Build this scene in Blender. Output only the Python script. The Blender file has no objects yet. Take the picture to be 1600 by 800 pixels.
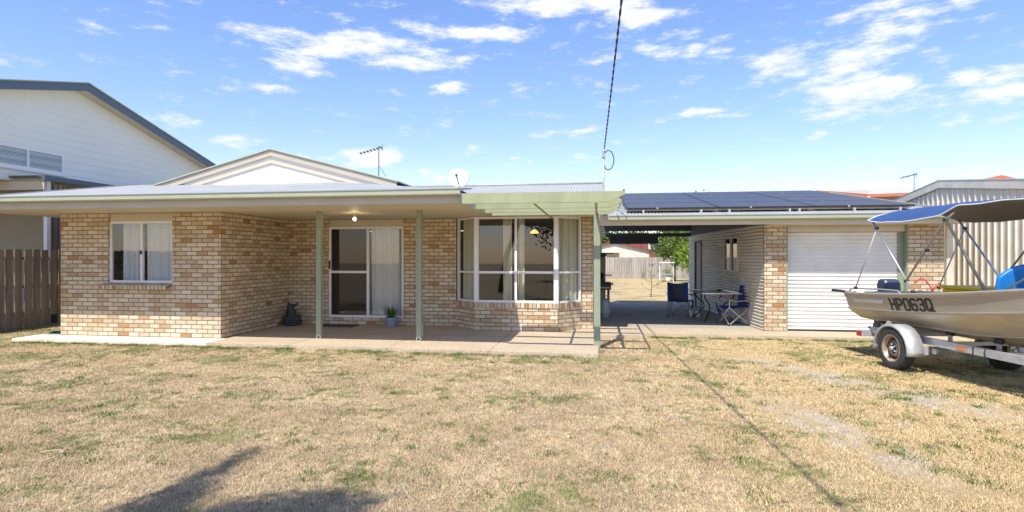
import bpy, bmesh, math, random
import numpy as np
from mathutils import Vector, Matrix
random.seed(7); rng = np.random.default_rng(11)
R = math.radians
S = bpy.context.scene
COL = S.collection

# ------------------------------------------------------------------ camera
TH = math.atan(135/900)
cam = bpy.data.objects.new('camera', bpy.data.cameras.new('camera')); COL.objects.link(cam)
cam.location = (0, 0, 1.6); cam.rotation_euler = (R(90), 0, TH)
cam.data.sensor_width = 36; cam.data.lens = 36*900/1600
cam.data.shift_y = 2/1600
cam.data.clip_start = .05; cam.data.clip_end = 2000
S.camera = cam
S.render.resolution_x, S.render.resolution_y = 1024, 512
S.view_settings.view_transform = 'Standard'; S.view_settings.look = 'None'
S.view_settings.gamma = 1; S.view_settings.exposure = 0.68
CR = Vector((math.cos(TH), math.sin(TH), 0)); CF = Vector((-math.sin(TH), math.cos(TH), 0))

# ------------------------------------------------------------------ sun + sky
SX, SY = .2, .62                      # shadow offset per metre of height
sun = bpy.data.objects.new('sun', bpy.data.lights.new('sun', 'SUN')); COL.objects.link(sun)
sun.data.energy = 3.9; sun.data.angle = R(.5); sun.data.color = (1, .95, .87)
sun.rotation_euler = Vector((SX, SY, -1)).to_track_quat('-Z', 'Y').to_euler()
sun.location = (-10, -20, 30)
EL = math.atan(1/math.hypot(SX, SY)); AZ = math.atan2(-SX, -SY)   # direction to the sun from +Y, clockwise

W = bpy.data.worlds.new('World'); S.world = W; W.use_nodes = True
wt = W.node_tree; wn = wt.nodes; wl = wt.links
for n in list(wn): wn.remove(n)
def N(t, nodes=None, **k):
    n = (nodes or wn).new(t)
    for a, b in k.items(): setattr(n, a, b)
    return n
out = N('ShaderNodeOutputWorld'); bg = N('ShaderNodeBackground'); bg.inputs[1].default_value = .15
wl.new(bg.outputs[0], out.inputs[0])
sky = N('ShaderNodeTexSky', sky_type='NISHITA'); sky.sun_disc = False
sky.sun_elevation = EL; sky.sun_rotation = AZ; sky.altitude = 10; sky.air_density = 1.0; sky.dust_density = .35; sky.ozone_density = 2.5
tc = N('ShaderNodeTexCoord')
sep = N('ShaderNodeSeparateXYZ'); wl.new(tc.outputs['Generated'], sep.inputs[0])
def M_(op, a, b=None, c=None, nodes=wn, links=wl):
    n = nodes.new('ShaderNodeMath'); n.operation = op
    for i, v in enumerate((a, b, c)):
        if v is None: continue
        if isinstance(v, (int, float)): n.inputs[i].default_value = v
        else: links.new(v, n.inputs[i])
    return n.outputs[0]
az = M_('ARCTAN2', sep.outputs[0], sep.outputs[1]); el = M_('ARCSINE', sep.outputs[2])
cmb = N('ShaderNodeCombineXYZ'); wl.new(az, cmb.inputs[0]); wl.new(el, cmb.inputs[1])
nz = N('ShaderNodeTexNoise'); nz.inputs['Scale'].default_value = 9; nz.inputs['Detail'].default_value = 6
mp0 = N('ShaderNodeMapping'); mp0.inputs['Scale'].default_value = (1, 2.2, 1); wl.new(cmb.outputs[0], mp0.inputs[0]); wl.new(mp0.outputs[0], nz.inputs[0])
wob = N('ShaderNodeVectorMath', operation='SUBTRACT'); wl.new(nz.outputs['Color'], wob.inputs[0]); wob.inputs[1].default_value = (.5, .5, .5)
wob2 = N('ShaderNodeVectorMath', operation='MULTIPLY'); wl.new(wob.outputs[0], wob2.inputs[0]); wob2.inputs[1].default_value = (.16, .05, 0)
pos = N('ShaderNodeVectorMath', operation='ADD'); wl.new(cmb.outputs[0], pos.inputs[0]); wl.new(wob2.outputs[0], pos.inputs[1])
# cloud banks: azimuth, elevation, half widths (radians), strength
CL = [(-.42,.338,.17,.026,1),(-.31,.325,.10,.022,.9),(-.50,.305,.05,.024,.9),(-.555,.268,.055,.010,.8),(-.255,.283,.032,.011,.9),
 (-.35,.38,.05,.018,.55),(-.215,.365,.10,.020,1),(-.16,.41,.05,.02,.5),(-.04,.418,.17,.03,1.1),(.07,.395,.06,.045,1),(.10,.35,.06,.02,.5),
 (.12,.335,.08,.012,.7),(.28,.31,.13,.016,.65),(.30,.285,.05,.012,.5),(.36,.285,.10,.032,1.0),(.40,.245,.075,.045,1.05),(.47,.345,.14,.016,.8),(.52,.355,.08,.035,1.15),(.44,.32,.06,.03,.8),
 (.60,.215,.13,.028,1.1),(.56,.23,.07,.015,.7),(.50,.24,.03,.012,.6),(.34,.245,.03,.012,.5),(-.61,.185,.05,.014,.7),(-.39,.165,.06,.022,1),(-.28,.14,.02,.012,.8),
 (.16,.235,.08,.009,.7),(.21,.225,.03,.010,.5),(-.07,.212,.09,.007,.6),(.33,.19,.025,.009,.6),(.35,.14,.025,.012,.55),(-.13,.17,.03,.007,.4),(-.01,.17,.05,.006,.3),
 (-.05,.30,.04,.02,.35),(.03,.33,.05,.02,.4),(-.50,.165,.05,.010,.7),(.05,.245,.02,.01,.4),(.2,.33,.06,.02,.5),(.62,.27,.05,.012,.4),(-.66,.20,.03,.01,.6)]
dens = None
for a, e, ra, re, s in CL:
    d = N('ShaderNodeVectorMath', operation='SUBTRACT'); wl.new(pos.outputs[0], d.inputs[0]); d.inputs[1].default_value = (a, e, 0)
    m = N('ShaderNodeVectorMath', operation='MULTIPLY'); wl.new(d.outputs[0], m.inputs[0]); m.inputs[1].default_value = (1/ra, 1/re, 0)
    L = N('ShaderNodeVectorMath', operation='LENGTH'); wl.new(m.outputs[0], L.inputs[0])
    r = N('ShaderNodeMapRange', interpolation_type='SMOOTHSTEP'); wl.new(L.outputs['Value'], r.inputs[0])
    r.inputs[1].default_value = 1.5; r.inputs[2].default_value = 0; r.inputs[3].default_value = 0; r.inputs[4].default_value = s
    dens = r.outputs[0] if dens is None else M_('MAXIMUM', dens, r.outputs[0])
n2 = N('ShaderNodeTexNoise'); n2.inputs['Scale'].default_value = 15; n2.inputs['Detail'].default_value = 9; n2.inputs['Roughness'].default_value = .66
mp = N('ShaderNodeMapping'); mp.inputs['Scale'].default_value = (1, 3.2, 1); mp.inputs['Rotation'].default_value = (0, 0, .12)
wl.new(cmb.outputs[0], mp.inputs[0]); wl.new(mp.outputs[0], n2.inputs[0])
dd = M_('ADD', dens, M_('MULTIPLY', M_('SUBTRACT', n2.outputs[0], .5), 3.4))
cm = N('ShaderNodeMapRange', interpolation_type='SMOOTHSTEP'); wl.new(dd, cm.inputs[0])
cm.inputs[1].default_value = .12; cm.inputs[2].default_value = 1.12; cm.inputs[3].default_value = 0; cm.inputs[4].default_value = .92
hs = N('ShaderNodeHueSaturation'); hs.inputs['Saturation'].default_value = 1.1; hs.inputs['Value'].default_value = 1.05; hs.inputs['Hue'].default_value = .505
tn = N('ShaderNodeMixRGB', blend_type='MULTIPLY'); tn.inputs[0].default_value = 1; hz = N('ShaderNodeMapRange', interpolation_type='SMOOTHSTEP'); wl.new(el, hz.inputs[0]); hz.inputs[1].default_value = .0; hz.inputs[2].default_value = .38; ht = N('ShaderNodeMixRGB'); wl.new(hz.outputs[0], ht.inputs[0]); ht.inputs[1].default_value = (.98, .85, .90, 1); ht.inputs[2].default_value = (1.0, .955, 1.0, 1); wl.new(ht.outputs[0], tn.inputs[2]); wl.new(sky.outputs[0], tn.inputs[1]); wl.new(tn.outputs[0], hs.inputs['Color'])
mx = N('ShaderNodeMixRGB'); wl.new(cm.outputs[0], mx.inputs[0]); wl.new(hs.outputs[0], mx.inputs[1]); mx.inputs[2].default_value = (4.5, 4.55, 4.65, 1)
wl.new(mx.outputs[0], bg.inputs[0])
SKYMIX = mx

# ------------------------------------------------------------------ materials
def mat(name, col, rough=.6, metal=0, var=.0, vscale=8, bump=0, bscale=60, spec=.5, dirt=None, alpha=None, stretch=None):
    m = bpy.data.materials.new(name); m.use_nodes = True
    nt = m.node_tree; ns = nt.nodes; ls = nt.links; p = ns['Principled BSDF']
    c = (*col, 1)
    p.inputs['Base Color'].default_value = c; p.inputs['Roughness'].default_value = rough; p.inputs['Metallic'].default_value = metal
    p.inputs['Specular IOR Level'].default_value = spec
    tcn = ns.new('ShaderNodeTexCoord'); co = tcn.outputs['Object']
    if stretch:
        mpn = ns.new('ShaderNodeMapping'); mpn.inputs['Scale'].default_value = stretch; ls.new(co, mpn.inputs[0]); co = mpn.outputs[0]
    if var:
        t = ns.new('ShaderNodeTexNoise'); t.inputs['Scale'].default_value = vscale; t.inputs['Detail'].default_value = 6; t.inputs['Roughness'].default_value = .6
        ls.new(co, t.inputs[0])
        r = ns.new('ShaderNodeMapRange'); ls.new(t.outputs[0], r.inputs[0]); r.inputs[1].default_value = .3; r.inputs[2].default_value = .7
        x = ns.new('ShaderNodeMixRGB'); ls.new(r.outputs[0], x.inputs[0])
        lo = dirt or tuple(v*(1-var) for v in col); hi = tuple(min(1, v*(1+var*.5)) for v in col)
        x.inputs[1].default_value = (*lo, 1); x.inputs[2].default_value = (*hi, 1); ls.new(x.outputs[0], p.inputs['Base Color'])
    if bump:
        t = ns.new('ShaderNodeTexNoise'); t.inputs['Scale'].default_value = bscale; t.inputs['Detail'].default_value = 4; ls.new(co, t.inputs[0])
        b = ns.new('ShaderNodeBump'); b.inputs['Strength'].default_value = bump; b.inputs['Distance'].default_value = .01; ls.new(t.outputs[0], b.inputs['Height']); ls.new(b.outputs[0], p.inputs['Normal'])
    return m
def glass(name, tint=(.9, .95, .95), refl=.07, dark=0.0, opaque=(.02,.02,.02)):
    m = bpy.data.materials.new(name); m.use_nodes = True; nt = m.node_tree; ns = nt.nodes; ls = nt.links
    for n in list(ns): ns.remove(n)
    o = ns.new('ShaderNodeOutputMaterial'); t = ns.new('ShaderNodeBsdfTransparent'); t.inputs[0].default_value = (*tint, 1)
    g = ns.new('ShaderNodeBsdfGlossy'); g.inputs['Roughness'].default_value = .01
    ge = ns.new('ShaderNodeNewGeometry'); dt = ns.new('ShaderNodeVectorMath'); dt.operation = 'DOT_PRODUCT'; ls.new(ge.outputs['True Normal'], dt.inputs[0]); ls.new(ge.outputs['Incoming'], dt.inputs[1])
    om_ = M_('SUBTRACT', 1, M_('ABSOLUTE', dt.outputs['Value'], nodes=ns, links=ls), nodes=ns, links=ls)
    f = M_('ADD', M_('MULTIPLY', M_('POWER', om_, 5, nodes=ns, links=ls), .9, nodes=ns, links=ls), .05+refl, nodes=ns, links=ls)
    mxs = ns.new('ShaderNodeMixShader'); ls.new(f, mxs.inputs[0])
    first = t.outputs[0]
    if dark:
        df = ns.new('ShaderNodeBsdfDiffuse'); df.inputs[0].default_value = (*opaque, 1)
        m2 = ns.new('ShaderNodeMixShader'); m2.inputs[0].default_value = dark; ls.new(first, m2.inputs[1]); ls.new(df.outputs[0], m2.inputs[2]); first = m2.outputs[0]
    ls.new(first, mxs.inputs[1]); ls.new(g.outputs[0], mxs.inputs[2]); ls.new(mxs.outputs[0], o.inputs[0])
    return m

def brick_mat(name='brick', bw=.235, rh=.086, cols=None):
    m = bpy.data.materials.new(name); m.use_nodes = True; nt = m.node_tree; ns = nt.nodes; ls = nt.links; p = ns['Principled BSDF']
    uv = ns.new('ShaderNodeTexCoord').outputs['UV']
    sp = ns.new('ShaderNodeSeparateXYZ'); ls.new(uv, sp.inputs[0])
    mm = lambda op, a, b=None, c=None: M_(op, a, b, c, nodes=ns, links=ls)
    wn_ = ns.new('ShaderNodeTexNoise'); wn_.inputs['Scale'].default_value = 9; ls.new(uv, wn_.inputs[0])
    wo = mm('MULTIPLY', mm('SUBTRACT', wn_.outputs[0], .5), .008)
    U = mm('ADD', sp.outputs[0], wo); V = mm('ADD', sp.outputs[1], wo)
    row = mm('FLOOR', mm('DIVIDE', V, rh)); fv = mm('FRACT', mm('DIVIDE', V, rh))
    uu = mm('ADD', mm('DIVIDE', U, bw), mm('MULTIPLY', mm('MODULO', row, 2), .5)); colm = mm('FLOOR', uu); fu = mm('FRACT', uu)
    cb = ns.new('ShaderNodeCombineXYZ'); ls.new(colm, cb.inputs[0]); ls.new(row, cb.inputs[1])
    wh = ns.new('ShaderNodeTexWhiteNoise'); wh.noise_dimensions = '3D'; ls.new(cb.outputs[0], wh.inputs[0])
    cr = ns.new('ShaderNodeValToRGB'); ls.new(wh.outputs[0], cr.inputs[0]); cr.color_ramp.interpolation = 'LINEAR'
    st = cols or [(0, (.68,.59,.45)), (.4, (.63,.525,.375)), (.70, (.55,.44,.29)), (.88, (.49,.37,.23)), (.96, (.45,.29,.155)), (1, (.40,.20,.09))]
    cr.color_ramp.elements[0].position = 0; cr.color_ramp.elements[0].color = (*st[0][1], 1)
    cr.color_ramp.elements[1].position = 1; cr.color_ramp.elements[1].color = (*st[-1][1], 1)
    for q, c in st[1:-1]: e = cr.color_ramp.elements.new(q); e.color = (*c, 1)
    # blotches inside each brick
    b1 = ns.new('ShaderNodeTexNoise'); b1.inputs['Scale'].default_value = 13; b1.inputs['Detail'].default_value = 7; b1.inputs['Roughness'].default_value = .7; ls.new(uv, b1.inputs[0])
    br = ns.new('ShaderNodeMapRange'); ls.new(b1.outputs[0], br.inputs[0]); br.inputs[1].default_value = .52; br.inputs[2].default_value = .78; br.inputs[4].default_value = .75
    x1 = ns.new('ShaderNodeMixRGB'); ls.new(br.outputs[0], x1.inputs[0]); ls.new(cr.outputs[0], x1.inputs[1]); x1.inputs[2].default_value = (.46,.30,.17,1)
    b2 = ns.new('ShaderNodeTexNoise'); b2.inputs['Scale'].default_value = 45; b2.inputs['Detail'].default_value = 5; ls.new(uv, b2.inputs[0])
    x2 = ns.new('ShaderNodeMixRGB'); x2.blend_type = 'OVERLAY'; x2.inputs[0].default_value = .5; ls.new(x1.outputs[0], x2.inputs[1]); ls.new(b2.outputs[0], x2.inputs[2])
    # weathering, broad and uneven
    b3 = ns.new('ShaderNodeTexNoise'); b3.inputs['Scale'].default_value = 1.1; b3.inputs['Detail'].default_value = 8; b3.inputs['Roughness'].default_value = .65; ls.new(uv, b3.inputs[0])
    b3r = ns.new('ShaderNodeMapRange'); ls.new(b3.outputs[0], b3r.inputs[0]); b3r.inputs[1].default_value = .42; b3r.inputs[2].default_value = .72; b3r.inputs[4].default_value = .32
    x2b = ns.new('ShaderNodeMixRGB'); x2b.blend_type = 'MULTIPLY'; ls.new(b3r.outputs[0], x2b.inputs[0]); ls.new(x2.outputs[0], x2b.inputs[1]); x2b.inputs[2].default_value = (.62,.55,.48,1); x2 = x2b
    # mortar
    ev = mm('MINIMUM', fv, mm('SUBTRACT', 1, fv)); eu = mm('MINIMUM', fu, mm('SUBTRACT', 1, fu))
    ed = mm('MINIMUM', mm('MULTIPLY', ev, rh), mm('MULTIPLY', eu, bw))
    mr = ns.new('ShaderNodeMapRange', ); ls.new(ed, mr.inputs[0]); mr.inputs[1].default_value = .005; mr.inputs[2].default_value = .010; mr.interpolation_type = 'SMOOTHSTEP'
    x3 = ns.new('ShaderNodeMixRGB'); ls.new(mr.outputs[0], x3.inputs[0]); x3.inputs[1].default_value = (.23,.165,.10,1); ls.new(x2.outputs[0], x3.inputs[2])
    ls.new(x3.outputs[0], p.inputs['Base Color']); p.inputs['Roughness'].default_value = .85; p.inputs['Specular IOR Level'].default_value = .25
    h = mm('ADD', mm('MULTIPLY', mr.outputs[0], 1), mm('MULTIPLY', b2.outputs[0], .35))
    b = ns.new('ShaderNodeBump'); b.inputs['Strength'].default_value = .9; b.inputs['Distance'].default_value = .008; ls.new(h, b.inputs['Height']); ls.new(b.outputs[0], p.inputs['Normal'])
    return m
def leaf_mat(name, c1, c2, c3=None, trans=.25):
    m = bpy.data.materials.new(name); m.use_nodes = True; nt = m.node_tree; ns = nt.nodes; ls = nt.links; p = ns['Principled BSDF']
    g = ns.new('ShaderNodeNewGeometry'); cr = ns.new('ShaderNodeValToRGB'); ls.new(g.outputs['Random Per Island'], cr.inputs[0])
    cr.color_ramp.elements[0].color = (*c1, 1); cr.color_ramp.elements[1].color = (*c2, 1)
    if c3: e = cr.color_ramp.elements.new(.92); e.color = (*c2, 1); cr.color_ramp.elements[-1].color = (*c3, 1)
    ls.new(cr.outputs[0], p.inputs['Base Color']); p.inputs['Roughness'].default_value = .5; p.inputs['Specular IOR Level'].default_value = .3
    if trans:
        tr = ns.new('ShaderNodeBsdfTranslucent'); ls.new(cr.outputs[0], tr.inputs[0]); ms = ns.new('ShaderNodeMixShader'); ms.inputs[0].default_value = trans
        ls.new(p.outputs[0], ms.inputs[1]); ls.new(tr.outputs[0], ms.inputs[2]); ls.new(ms.outputs[0], ns['Material Output'].inputs[0])
    return m

def lawn_color(ns, ls, co):
    """straw lawn colour with green patches and bare soil, from position; returns colour socket"""
    mm = lambda op, a, b=None, c=None: M_(op, a, b, c, nodes=ns, links=ls)
    def noise(s, d=5, r=.6, off=(0,0,0)):
        mp_ = ns.new('ShaderNodeMapping'); mp_.inputs['Location'].default_value = off; ls.new(co, mp_.inputs[0])
        t = ns.new('ShaderNodeTexNoise'); t.inputs['Scale'].default_value = s; t.inputs['Detail'].default_value = d; t.inputs['Roughness'].default_value = r; ls.new(mp_.outputs[0], t.inputs[0]); return t.outputs[0]
    def rng_(v, a, b, lo=0, hi=1):
        r = ns.new('ShaderNodeMapRange'); r.interpolation_type = 'SMOOTHSTEP'; ls.new(v, r.inputs[0]); r.inputs[1].default_value = a; r.inputs[2].default_value = b; r.inputs[3].default_value = lo; r.inputs[4].default_value = hi; return r.outputs[0]
    def mix(f, a, b, bt='MIX'):
        x = ns.new('ShaderNodeMixRGB'); x.blend_type = bt
        for i, v in enumerate((f, a, b)):
            if isinstance(v, (int, float)): x.inputs[i].default_value = v
            elif isinstance(v, tuple): x.inputs[i].default_value = (*v, 1)
            else: ls.new(v, x.inputs[i])
        return x.outputs[0]
    sp = ns.new('ShaderNodeSeparateXYZ'); ls.new(co, sp.inputs[0]); X, Y = sp.outputs[0], sp.outputs[1]
    base = mix(rng_(noise(1.3, 6), .35, .65), (.44,.33,.19), (.585,.45,.27))
    base = mix(rng_(noise(7, 6, .7, (3,1,0)), .38, .75), base, (.34,.255,.15))
    base = mix(mm('MULTIPLY', rng_(noise(21, 5, .75, (6,1,0)), .52, .66), .55), base, (.235,.17,.10))
    base = mix(mm('MULTIPLY', rng_(noise(16, 4, .7, (2,6,0)), .56, .70), .5), base, (.60,.51,.36))
    # the right-hand side is yellower
    base = mix(mm('MULTIPLY', rng_(X, -.5, 3.5), .6), base, (.60,.44,.215))
    gfar = mm('ADD', noise(1.1, 4, .6, (7,2,0)), mm('MULTIPLY', mm('SUBTRACT', noise(8.5, 7, .74, (1,5,0)), .5), 1.1))
    near_slab = rng_(Y, 7.0, 10, 0, .05); left = rng_(X, 0, -6, 0, .05)
    boat = mm('MULTIPLY', rng_(X, 2.5, 6, 0, .10), rng_(Y, 6, 9))
    g = rng_(mm('ADD', mm('ADD', gfar, near_slab), mm('ADD', left, boat)), .575, .69)
    base = mix(mm('MULTIPLY', g, .82), base, mix(rng_(noise(3, 3, .5, (4,4,0)), .4, .6), (.14,.155,.055), (.25,.255,.095)))
    # bare soil in the two wheel tracks running down the drive
    def track(x0, y0, x1, y1, w):
        dx, dy = x1-x0, y1-y0; l = math.hypot(dx, dy)
        dist = mm('ABSOLUTE', mm('ADD', mm('MULTIPLY', mm('SUBTRACT', X, x0), dy/l), mm('MULTIPLY', mm('SUBTRACT', Y, y0), -dx/l)))
        along = mm('ADD', mm('MULTIPLY', mm('SUBTRACT', X, x0), dx/l), mm('MULTIPLY', mm('SUBTRACT', Y, y0), dy/l))
        return mm('MULTIPLY', rng_(dist, w, w*.25), mm('MULTIPLY', rng_(along, 0, 1.0), rng_(along, l, l-1.0)))
    tr = mm('MAXIMUM', track(2.2, 10.2, 5.0, 5.2, .55), track(1.9, 7.2, 2.6, 4.4, .42))
    s = mm('MULTIPLY', tr, rng_(noise(2.6, 7, .68, (2,8,0)), .42, .58))
    spots = mm('MULTIPLY', rng_(noise(1.9, 7, .72, (9,3,0)), .60, .68), .55)
    s = mm('MAXIMUM', s, spots)
    base = mix(mm('MULTIPLY', s, .8), base, mix(noise(30, 4), (.48,.41,.32), (.58,.49,.37)))
    return base, s, g
def ground_mat():
    m = bpy.data.materials.new('lawn_soil'); m.use_nodes = True; nt = m.node_tree; ns = nt.nodes; ls = nt.links; p = ns['Principled BSDF']
    co = ns.new('ShaderNodeNewGeometry').outputs['Position']
    c, s, g = lawn_color(ns, ls, co)
    t = ns.new('ShaderNodeTexNoise'); t.inputs['Scale'].default_value = 55; t.inputs['Detail'].default_value = 6; t.inputs['Roughness'].default_value = .75; ls.new(co, t.inputs[0])
    x = ns.new('ShaderNodeMixRGB'); x.blend_type = 'OVERLAY'; x.inputs[0].default_value = .75; ls.new(c, x.inputs[1]); ls.new(t.outputs[0], x.inputs[2])
    ls.new(x.outputs[0], p.inputs['Base Color']); p.inputs['Roughness'].default_value = .95; p.inputs['Specular IOR Level'].default_value = .1
    b = ns.new('ShaderNodeBump'); b.inputs['Strength'].default_value = .8; b.inputs['Distance'].default_value = .03; ls.new(t.outputs[0], b.inputs['Height']); ls.new(b.outputs[0], p.inputs['Normal'])
    return m
def blade_mat():
    m = bpy.data.materials.new('grass_blades'); m.use_nodes = True; nt = m.node_tree; ns = nt.nodes; ls = nt.links; p = ns['Principled BSDF']
    ge = ns.new('ShaderNodeNewGeometry'); co = ge.outputs['Position']
    c, s, g = lawn_color(ns, ls, co)
    r = ns.new('ShaderNodeMapRange'); ls.new(ge.outputs['Random Per Island'], r.inputs[0]); r.inputs[3].default_value = .72; r.inputs[4].default_value = 1.5
    x = ns.new('ShaderNodeMixRGB'); x.blend_type = 'MULTIPLY'; x.inputs[0].default_value = 1; ls.new(c, x.inputs[1]); ls.new(r.outputs[0], x.inputs[2])
    ls.new(x.outputs[0], p.inputs['Base Color']); p.inputs['Roughness'].default_value = .8; p.inputs['Specular IOR Level'].default_value = .15
    return m
def aggregate_mat(name, c1, c2, sc=90):
    m = bpy.data.materials.new(name); m.use_nodes = True; nt = m.node_tree; ns = nt.nodes; ls = nt.links; p = ns['Principled BSDF']
    co = ns.new('ShaderNodeNewGeometry').outputs['Position']
    v = ns.new('ShaderNodeTexVoronoi'); v.inputs['Scale'].default_value = sc; ls.new(co, v.inputs[0])
    t = ns.new('ShaderNodeTexNoise'); t.inputs['Scale'].default_value = 1.6; t.inputs['Detail'].default_value = 7; ls.new(co, t.inputs[0])
    x = ns.new('ShaderNodeMixRGB'); ls.new(t.outputs[0], x.inputs[0]); x.inputs[1].default_value = (*c1, 1); x.inputs[2].default_value = (*c2, 1)
    bw = ns.new('ShaderNodeRGBToBW'); ls.new(v.outputs['Color'], bw.inputs[0])
    y = ns.new('ShaderNodeMixRGB'); y.blend_type = 'OVERLAY'; y.inputs[0].default_value = .45; ls.new(x.outputs[0], y.inputs[1]); ls.new(bw.outputs[0], y.inputs[2])
    ls.new(y.outputs[0], p.inputs['Base Color']); p.inputs['Roughness'].default_value = .85
    b = ns.new('ShaderNodeBump'); b.inputs['Strength'].default_value = .3; b.inputs['Distance'].default_value = .004; ls.new(bw.outputs[0], b.inputs['Height']); ls.new(b.outputs[0], p.inputs['Normal'])
    return m
def emit(name, col, s):
    m = bpy.data.materials.new(name); m.use_nodes = True; p = m.node_tree.nodes['Principled BSDF']
    p.inputs['Emission Color'].default_value = (*col, 1); p.inputs['Emission Strength'].default_value = s; p.inputs['Base Color'].default_value = (*col, 1); return m

BR = brick_mat(); BRS = brick_mat('soldier_brick', bw=.086, rh=.235)
M = dict(
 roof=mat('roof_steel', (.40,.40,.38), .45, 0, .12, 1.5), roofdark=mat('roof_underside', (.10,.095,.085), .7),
 cream=mat('cream_paint', (.58,.52,.40), .5, 0, .05, 3), fascia=mat('fascia_paint', (.47,.43,.35), .5, 0, .08, 2), soffit=mat('soffit_board', (.60,.53,.40), .6, 0, .05, 1),
 gutter=mat('gutter_green', (.40,.43,.31), .4, 0, .08, 3), gutterdark=mat('gutter_rim', (.20,.24,.21), .4),
 sage=mat('sage_timber', (.33,.36,.205), .5, 0, .14, 5, .1, 30, stretch=(1,1,.2)), post=mat('sage_post', (.27,.31,.215), .5, 0, .1, 5),
 white=mat('white_aluminium', (.78,.78,.77), .35), sheet=mat('white_sheet', (.80,.80,.78), .6, 0, .03, 2),
 bluewhite=mat('pale_house_paint', (.80,.80,.74), .65, 0, .05, .6), darkblue=mat('charcoal_blue_metal', (.085,.125,.17), .45),
 beige=mat('beige_wall', (.42,.40,.34), .7, 0, .08, 2), rib=mat('cream_steel', (.76,.70,.58), .5, 0, .06, 2, dirt=(.60,.55,.44)),
 corr=mat('corrugated_cream', (.66,.61,.52), .5, 0, .10, 3), roller=mat('roller_door_white', (.80,.80,.77), .4, 0, .05, 2, dirt=(.70,.70,.66)),
 timber=mat('weathered_timber', (.27,.215,.165), .85, 0, .45, 6, .3, 40, stretch=(1,1,.12)), greytimber=mat('grey_timber', (.36,.32,.28), .9, 0, .4, 3, stretch=(1,1,.15)),
 glass=glass('window_glass', refl=.055), tint=glass('tinted_glass', (.35,.37,.38), .10), screen=glass('insect_screen', (.25,.25,.25), .0, .55, (.03,.03,.03)),
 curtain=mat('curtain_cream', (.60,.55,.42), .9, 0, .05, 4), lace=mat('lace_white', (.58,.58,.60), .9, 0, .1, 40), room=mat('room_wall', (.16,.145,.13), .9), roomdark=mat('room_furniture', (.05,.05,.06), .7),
 panel=mat('solar_glass', (.06,.062,.078), .42, 0, .15, 1, spec=.45), pframe=mat('black_frame', (.02,.02,.022), .4), alu=mat('aluminium', (.62,.62,.61), .35, .8, .08, 6),
 poledark=mat('dark_pole', (.09,.09,.085), .5, .2), black=mat('black_plastic', (.02,.02,.022), .5), steel=mat('steel_grey', (.40,.41,.42), .4, .5), galv=mat('galvanised', (.55,.56,.56), .5, .45, .2, 14),
 tyre=mat('tyre_rubber', (.045,.045,.047), .85, 0, .3, 20, .3, 80), rim=mat('rim_cream', (.42,.35,.26), .5, .2, .4, 12, dirt=(.20,.12,.07)), rimdark=mat('rim_recess', (.10,.075,.055), .7, 0, .4, 20),
 hull=mat('bare_aluminium', (.48,.445,.375), .42, .6, .18, 3, .04, 5, stretch=(1,.25,2)), hullrail=mat('gunwale_aluminium', (.52,.48,.40), .4, .5, .1, 8),
 white2=mat('white_decal', (.62,.60,.55), .4), ink=mat('black_lettering', (.015,.015,.017), .4),
 canvasblue=mat('blue_canvas', (.03,.075,.21), .7, 0, .15, 2, .1, 20), canvasgrey=mat('canvas_lining', (.14,.13,.12), .8, 0, .1, 4),
 seatblue=mat('bright_blue_vinyl', (.02,.22,.62), .35), motor=mat('motor_cowl', (.045,.065,.11), .3), yellow=mat('yellow_plastic', (.78,.56,.02), .4),
 chairblue=mat('chair_blue', (.012,.055,.24), .75, 0, .1, 12), chairgrey=mat('chair_grey', (.05,.06,.09), .8), chairframe=mat('chair_frame', (.62,.60,.55), .35, .3),
 orange=mat('orange_reflector', (.85,.20,.02), .3), red=mat('red_plastic', (.42,.03,.03), .4), pink=mat('red_rope', (.55,.04,.09), .7),
 pot=mat('grey_blue_pot', (.25,.33,.42), .4, 0, .06, 8), stone=mat('dark_stone', (.045,.047,.052), .6, 0, .5, 14, .5, 30), matm=mat('coir_mat', (.10,.07,.05), .95, 0, .3, 60),
 plant=leaf_mat('plant_leaf', (.04,.09,.02), (.12,.20,.05)), lf1=leaf_mat('leaf_dark', (.015,.035,.01), (.05,.10,.025)), lf2=leaf_mat('leaf_bright', (.13,.22,.02), (.30,.42,.05)), lf3=leaf_mat('leaf_mid', (.07,.12,.02), (.20,.26,.06)),
 litter=leaf_mat('dry_leaf', (.10,.06,.03), (.34,.24,.13), trans=0), bark=mat('bark', (.13,.10,.07), .9, 0, .4, 10, .5, 30), redroof=mat('red_roof', (.25,.075,.06), .6, 0, .1, 2), terracotta=mat('terracotta_gutter', (.52,.16,.08), .5), greyroof=mat('grey_tiles', (.55,.54,.53), .6),
 gas=mat('gas_bottle', (.42,.47,.46), .4), cable=mat('cable_black', (.04,.04,.045), .6), green=mat('green_mug', (.22,.42,.10), .4), hose=mat('green_hose', (.03,.12,.09), .6),
 tank=mat('beige_tank', (.52,.47,.38), .5), dish=mat('dish_grey', (.52,.51,.52), .5), blind=mat('blind_grey', (.30,.33,.37), .7), straw=mat('dry_stick', (.5,.38,.22), .9),
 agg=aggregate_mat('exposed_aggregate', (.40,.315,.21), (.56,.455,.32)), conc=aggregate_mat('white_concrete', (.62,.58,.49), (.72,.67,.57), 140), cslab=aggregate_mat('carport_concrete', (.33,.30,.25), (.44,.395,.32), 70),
 ground=ground_mat(), blade=blade_mat(), bulb=emit('lit_bulb', (1,.82,.5), 9), brickmat=BR, soldier=BRS, orange2=emit('lit_lamp_shade', (1,.45,.08), 1.6))

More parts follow.
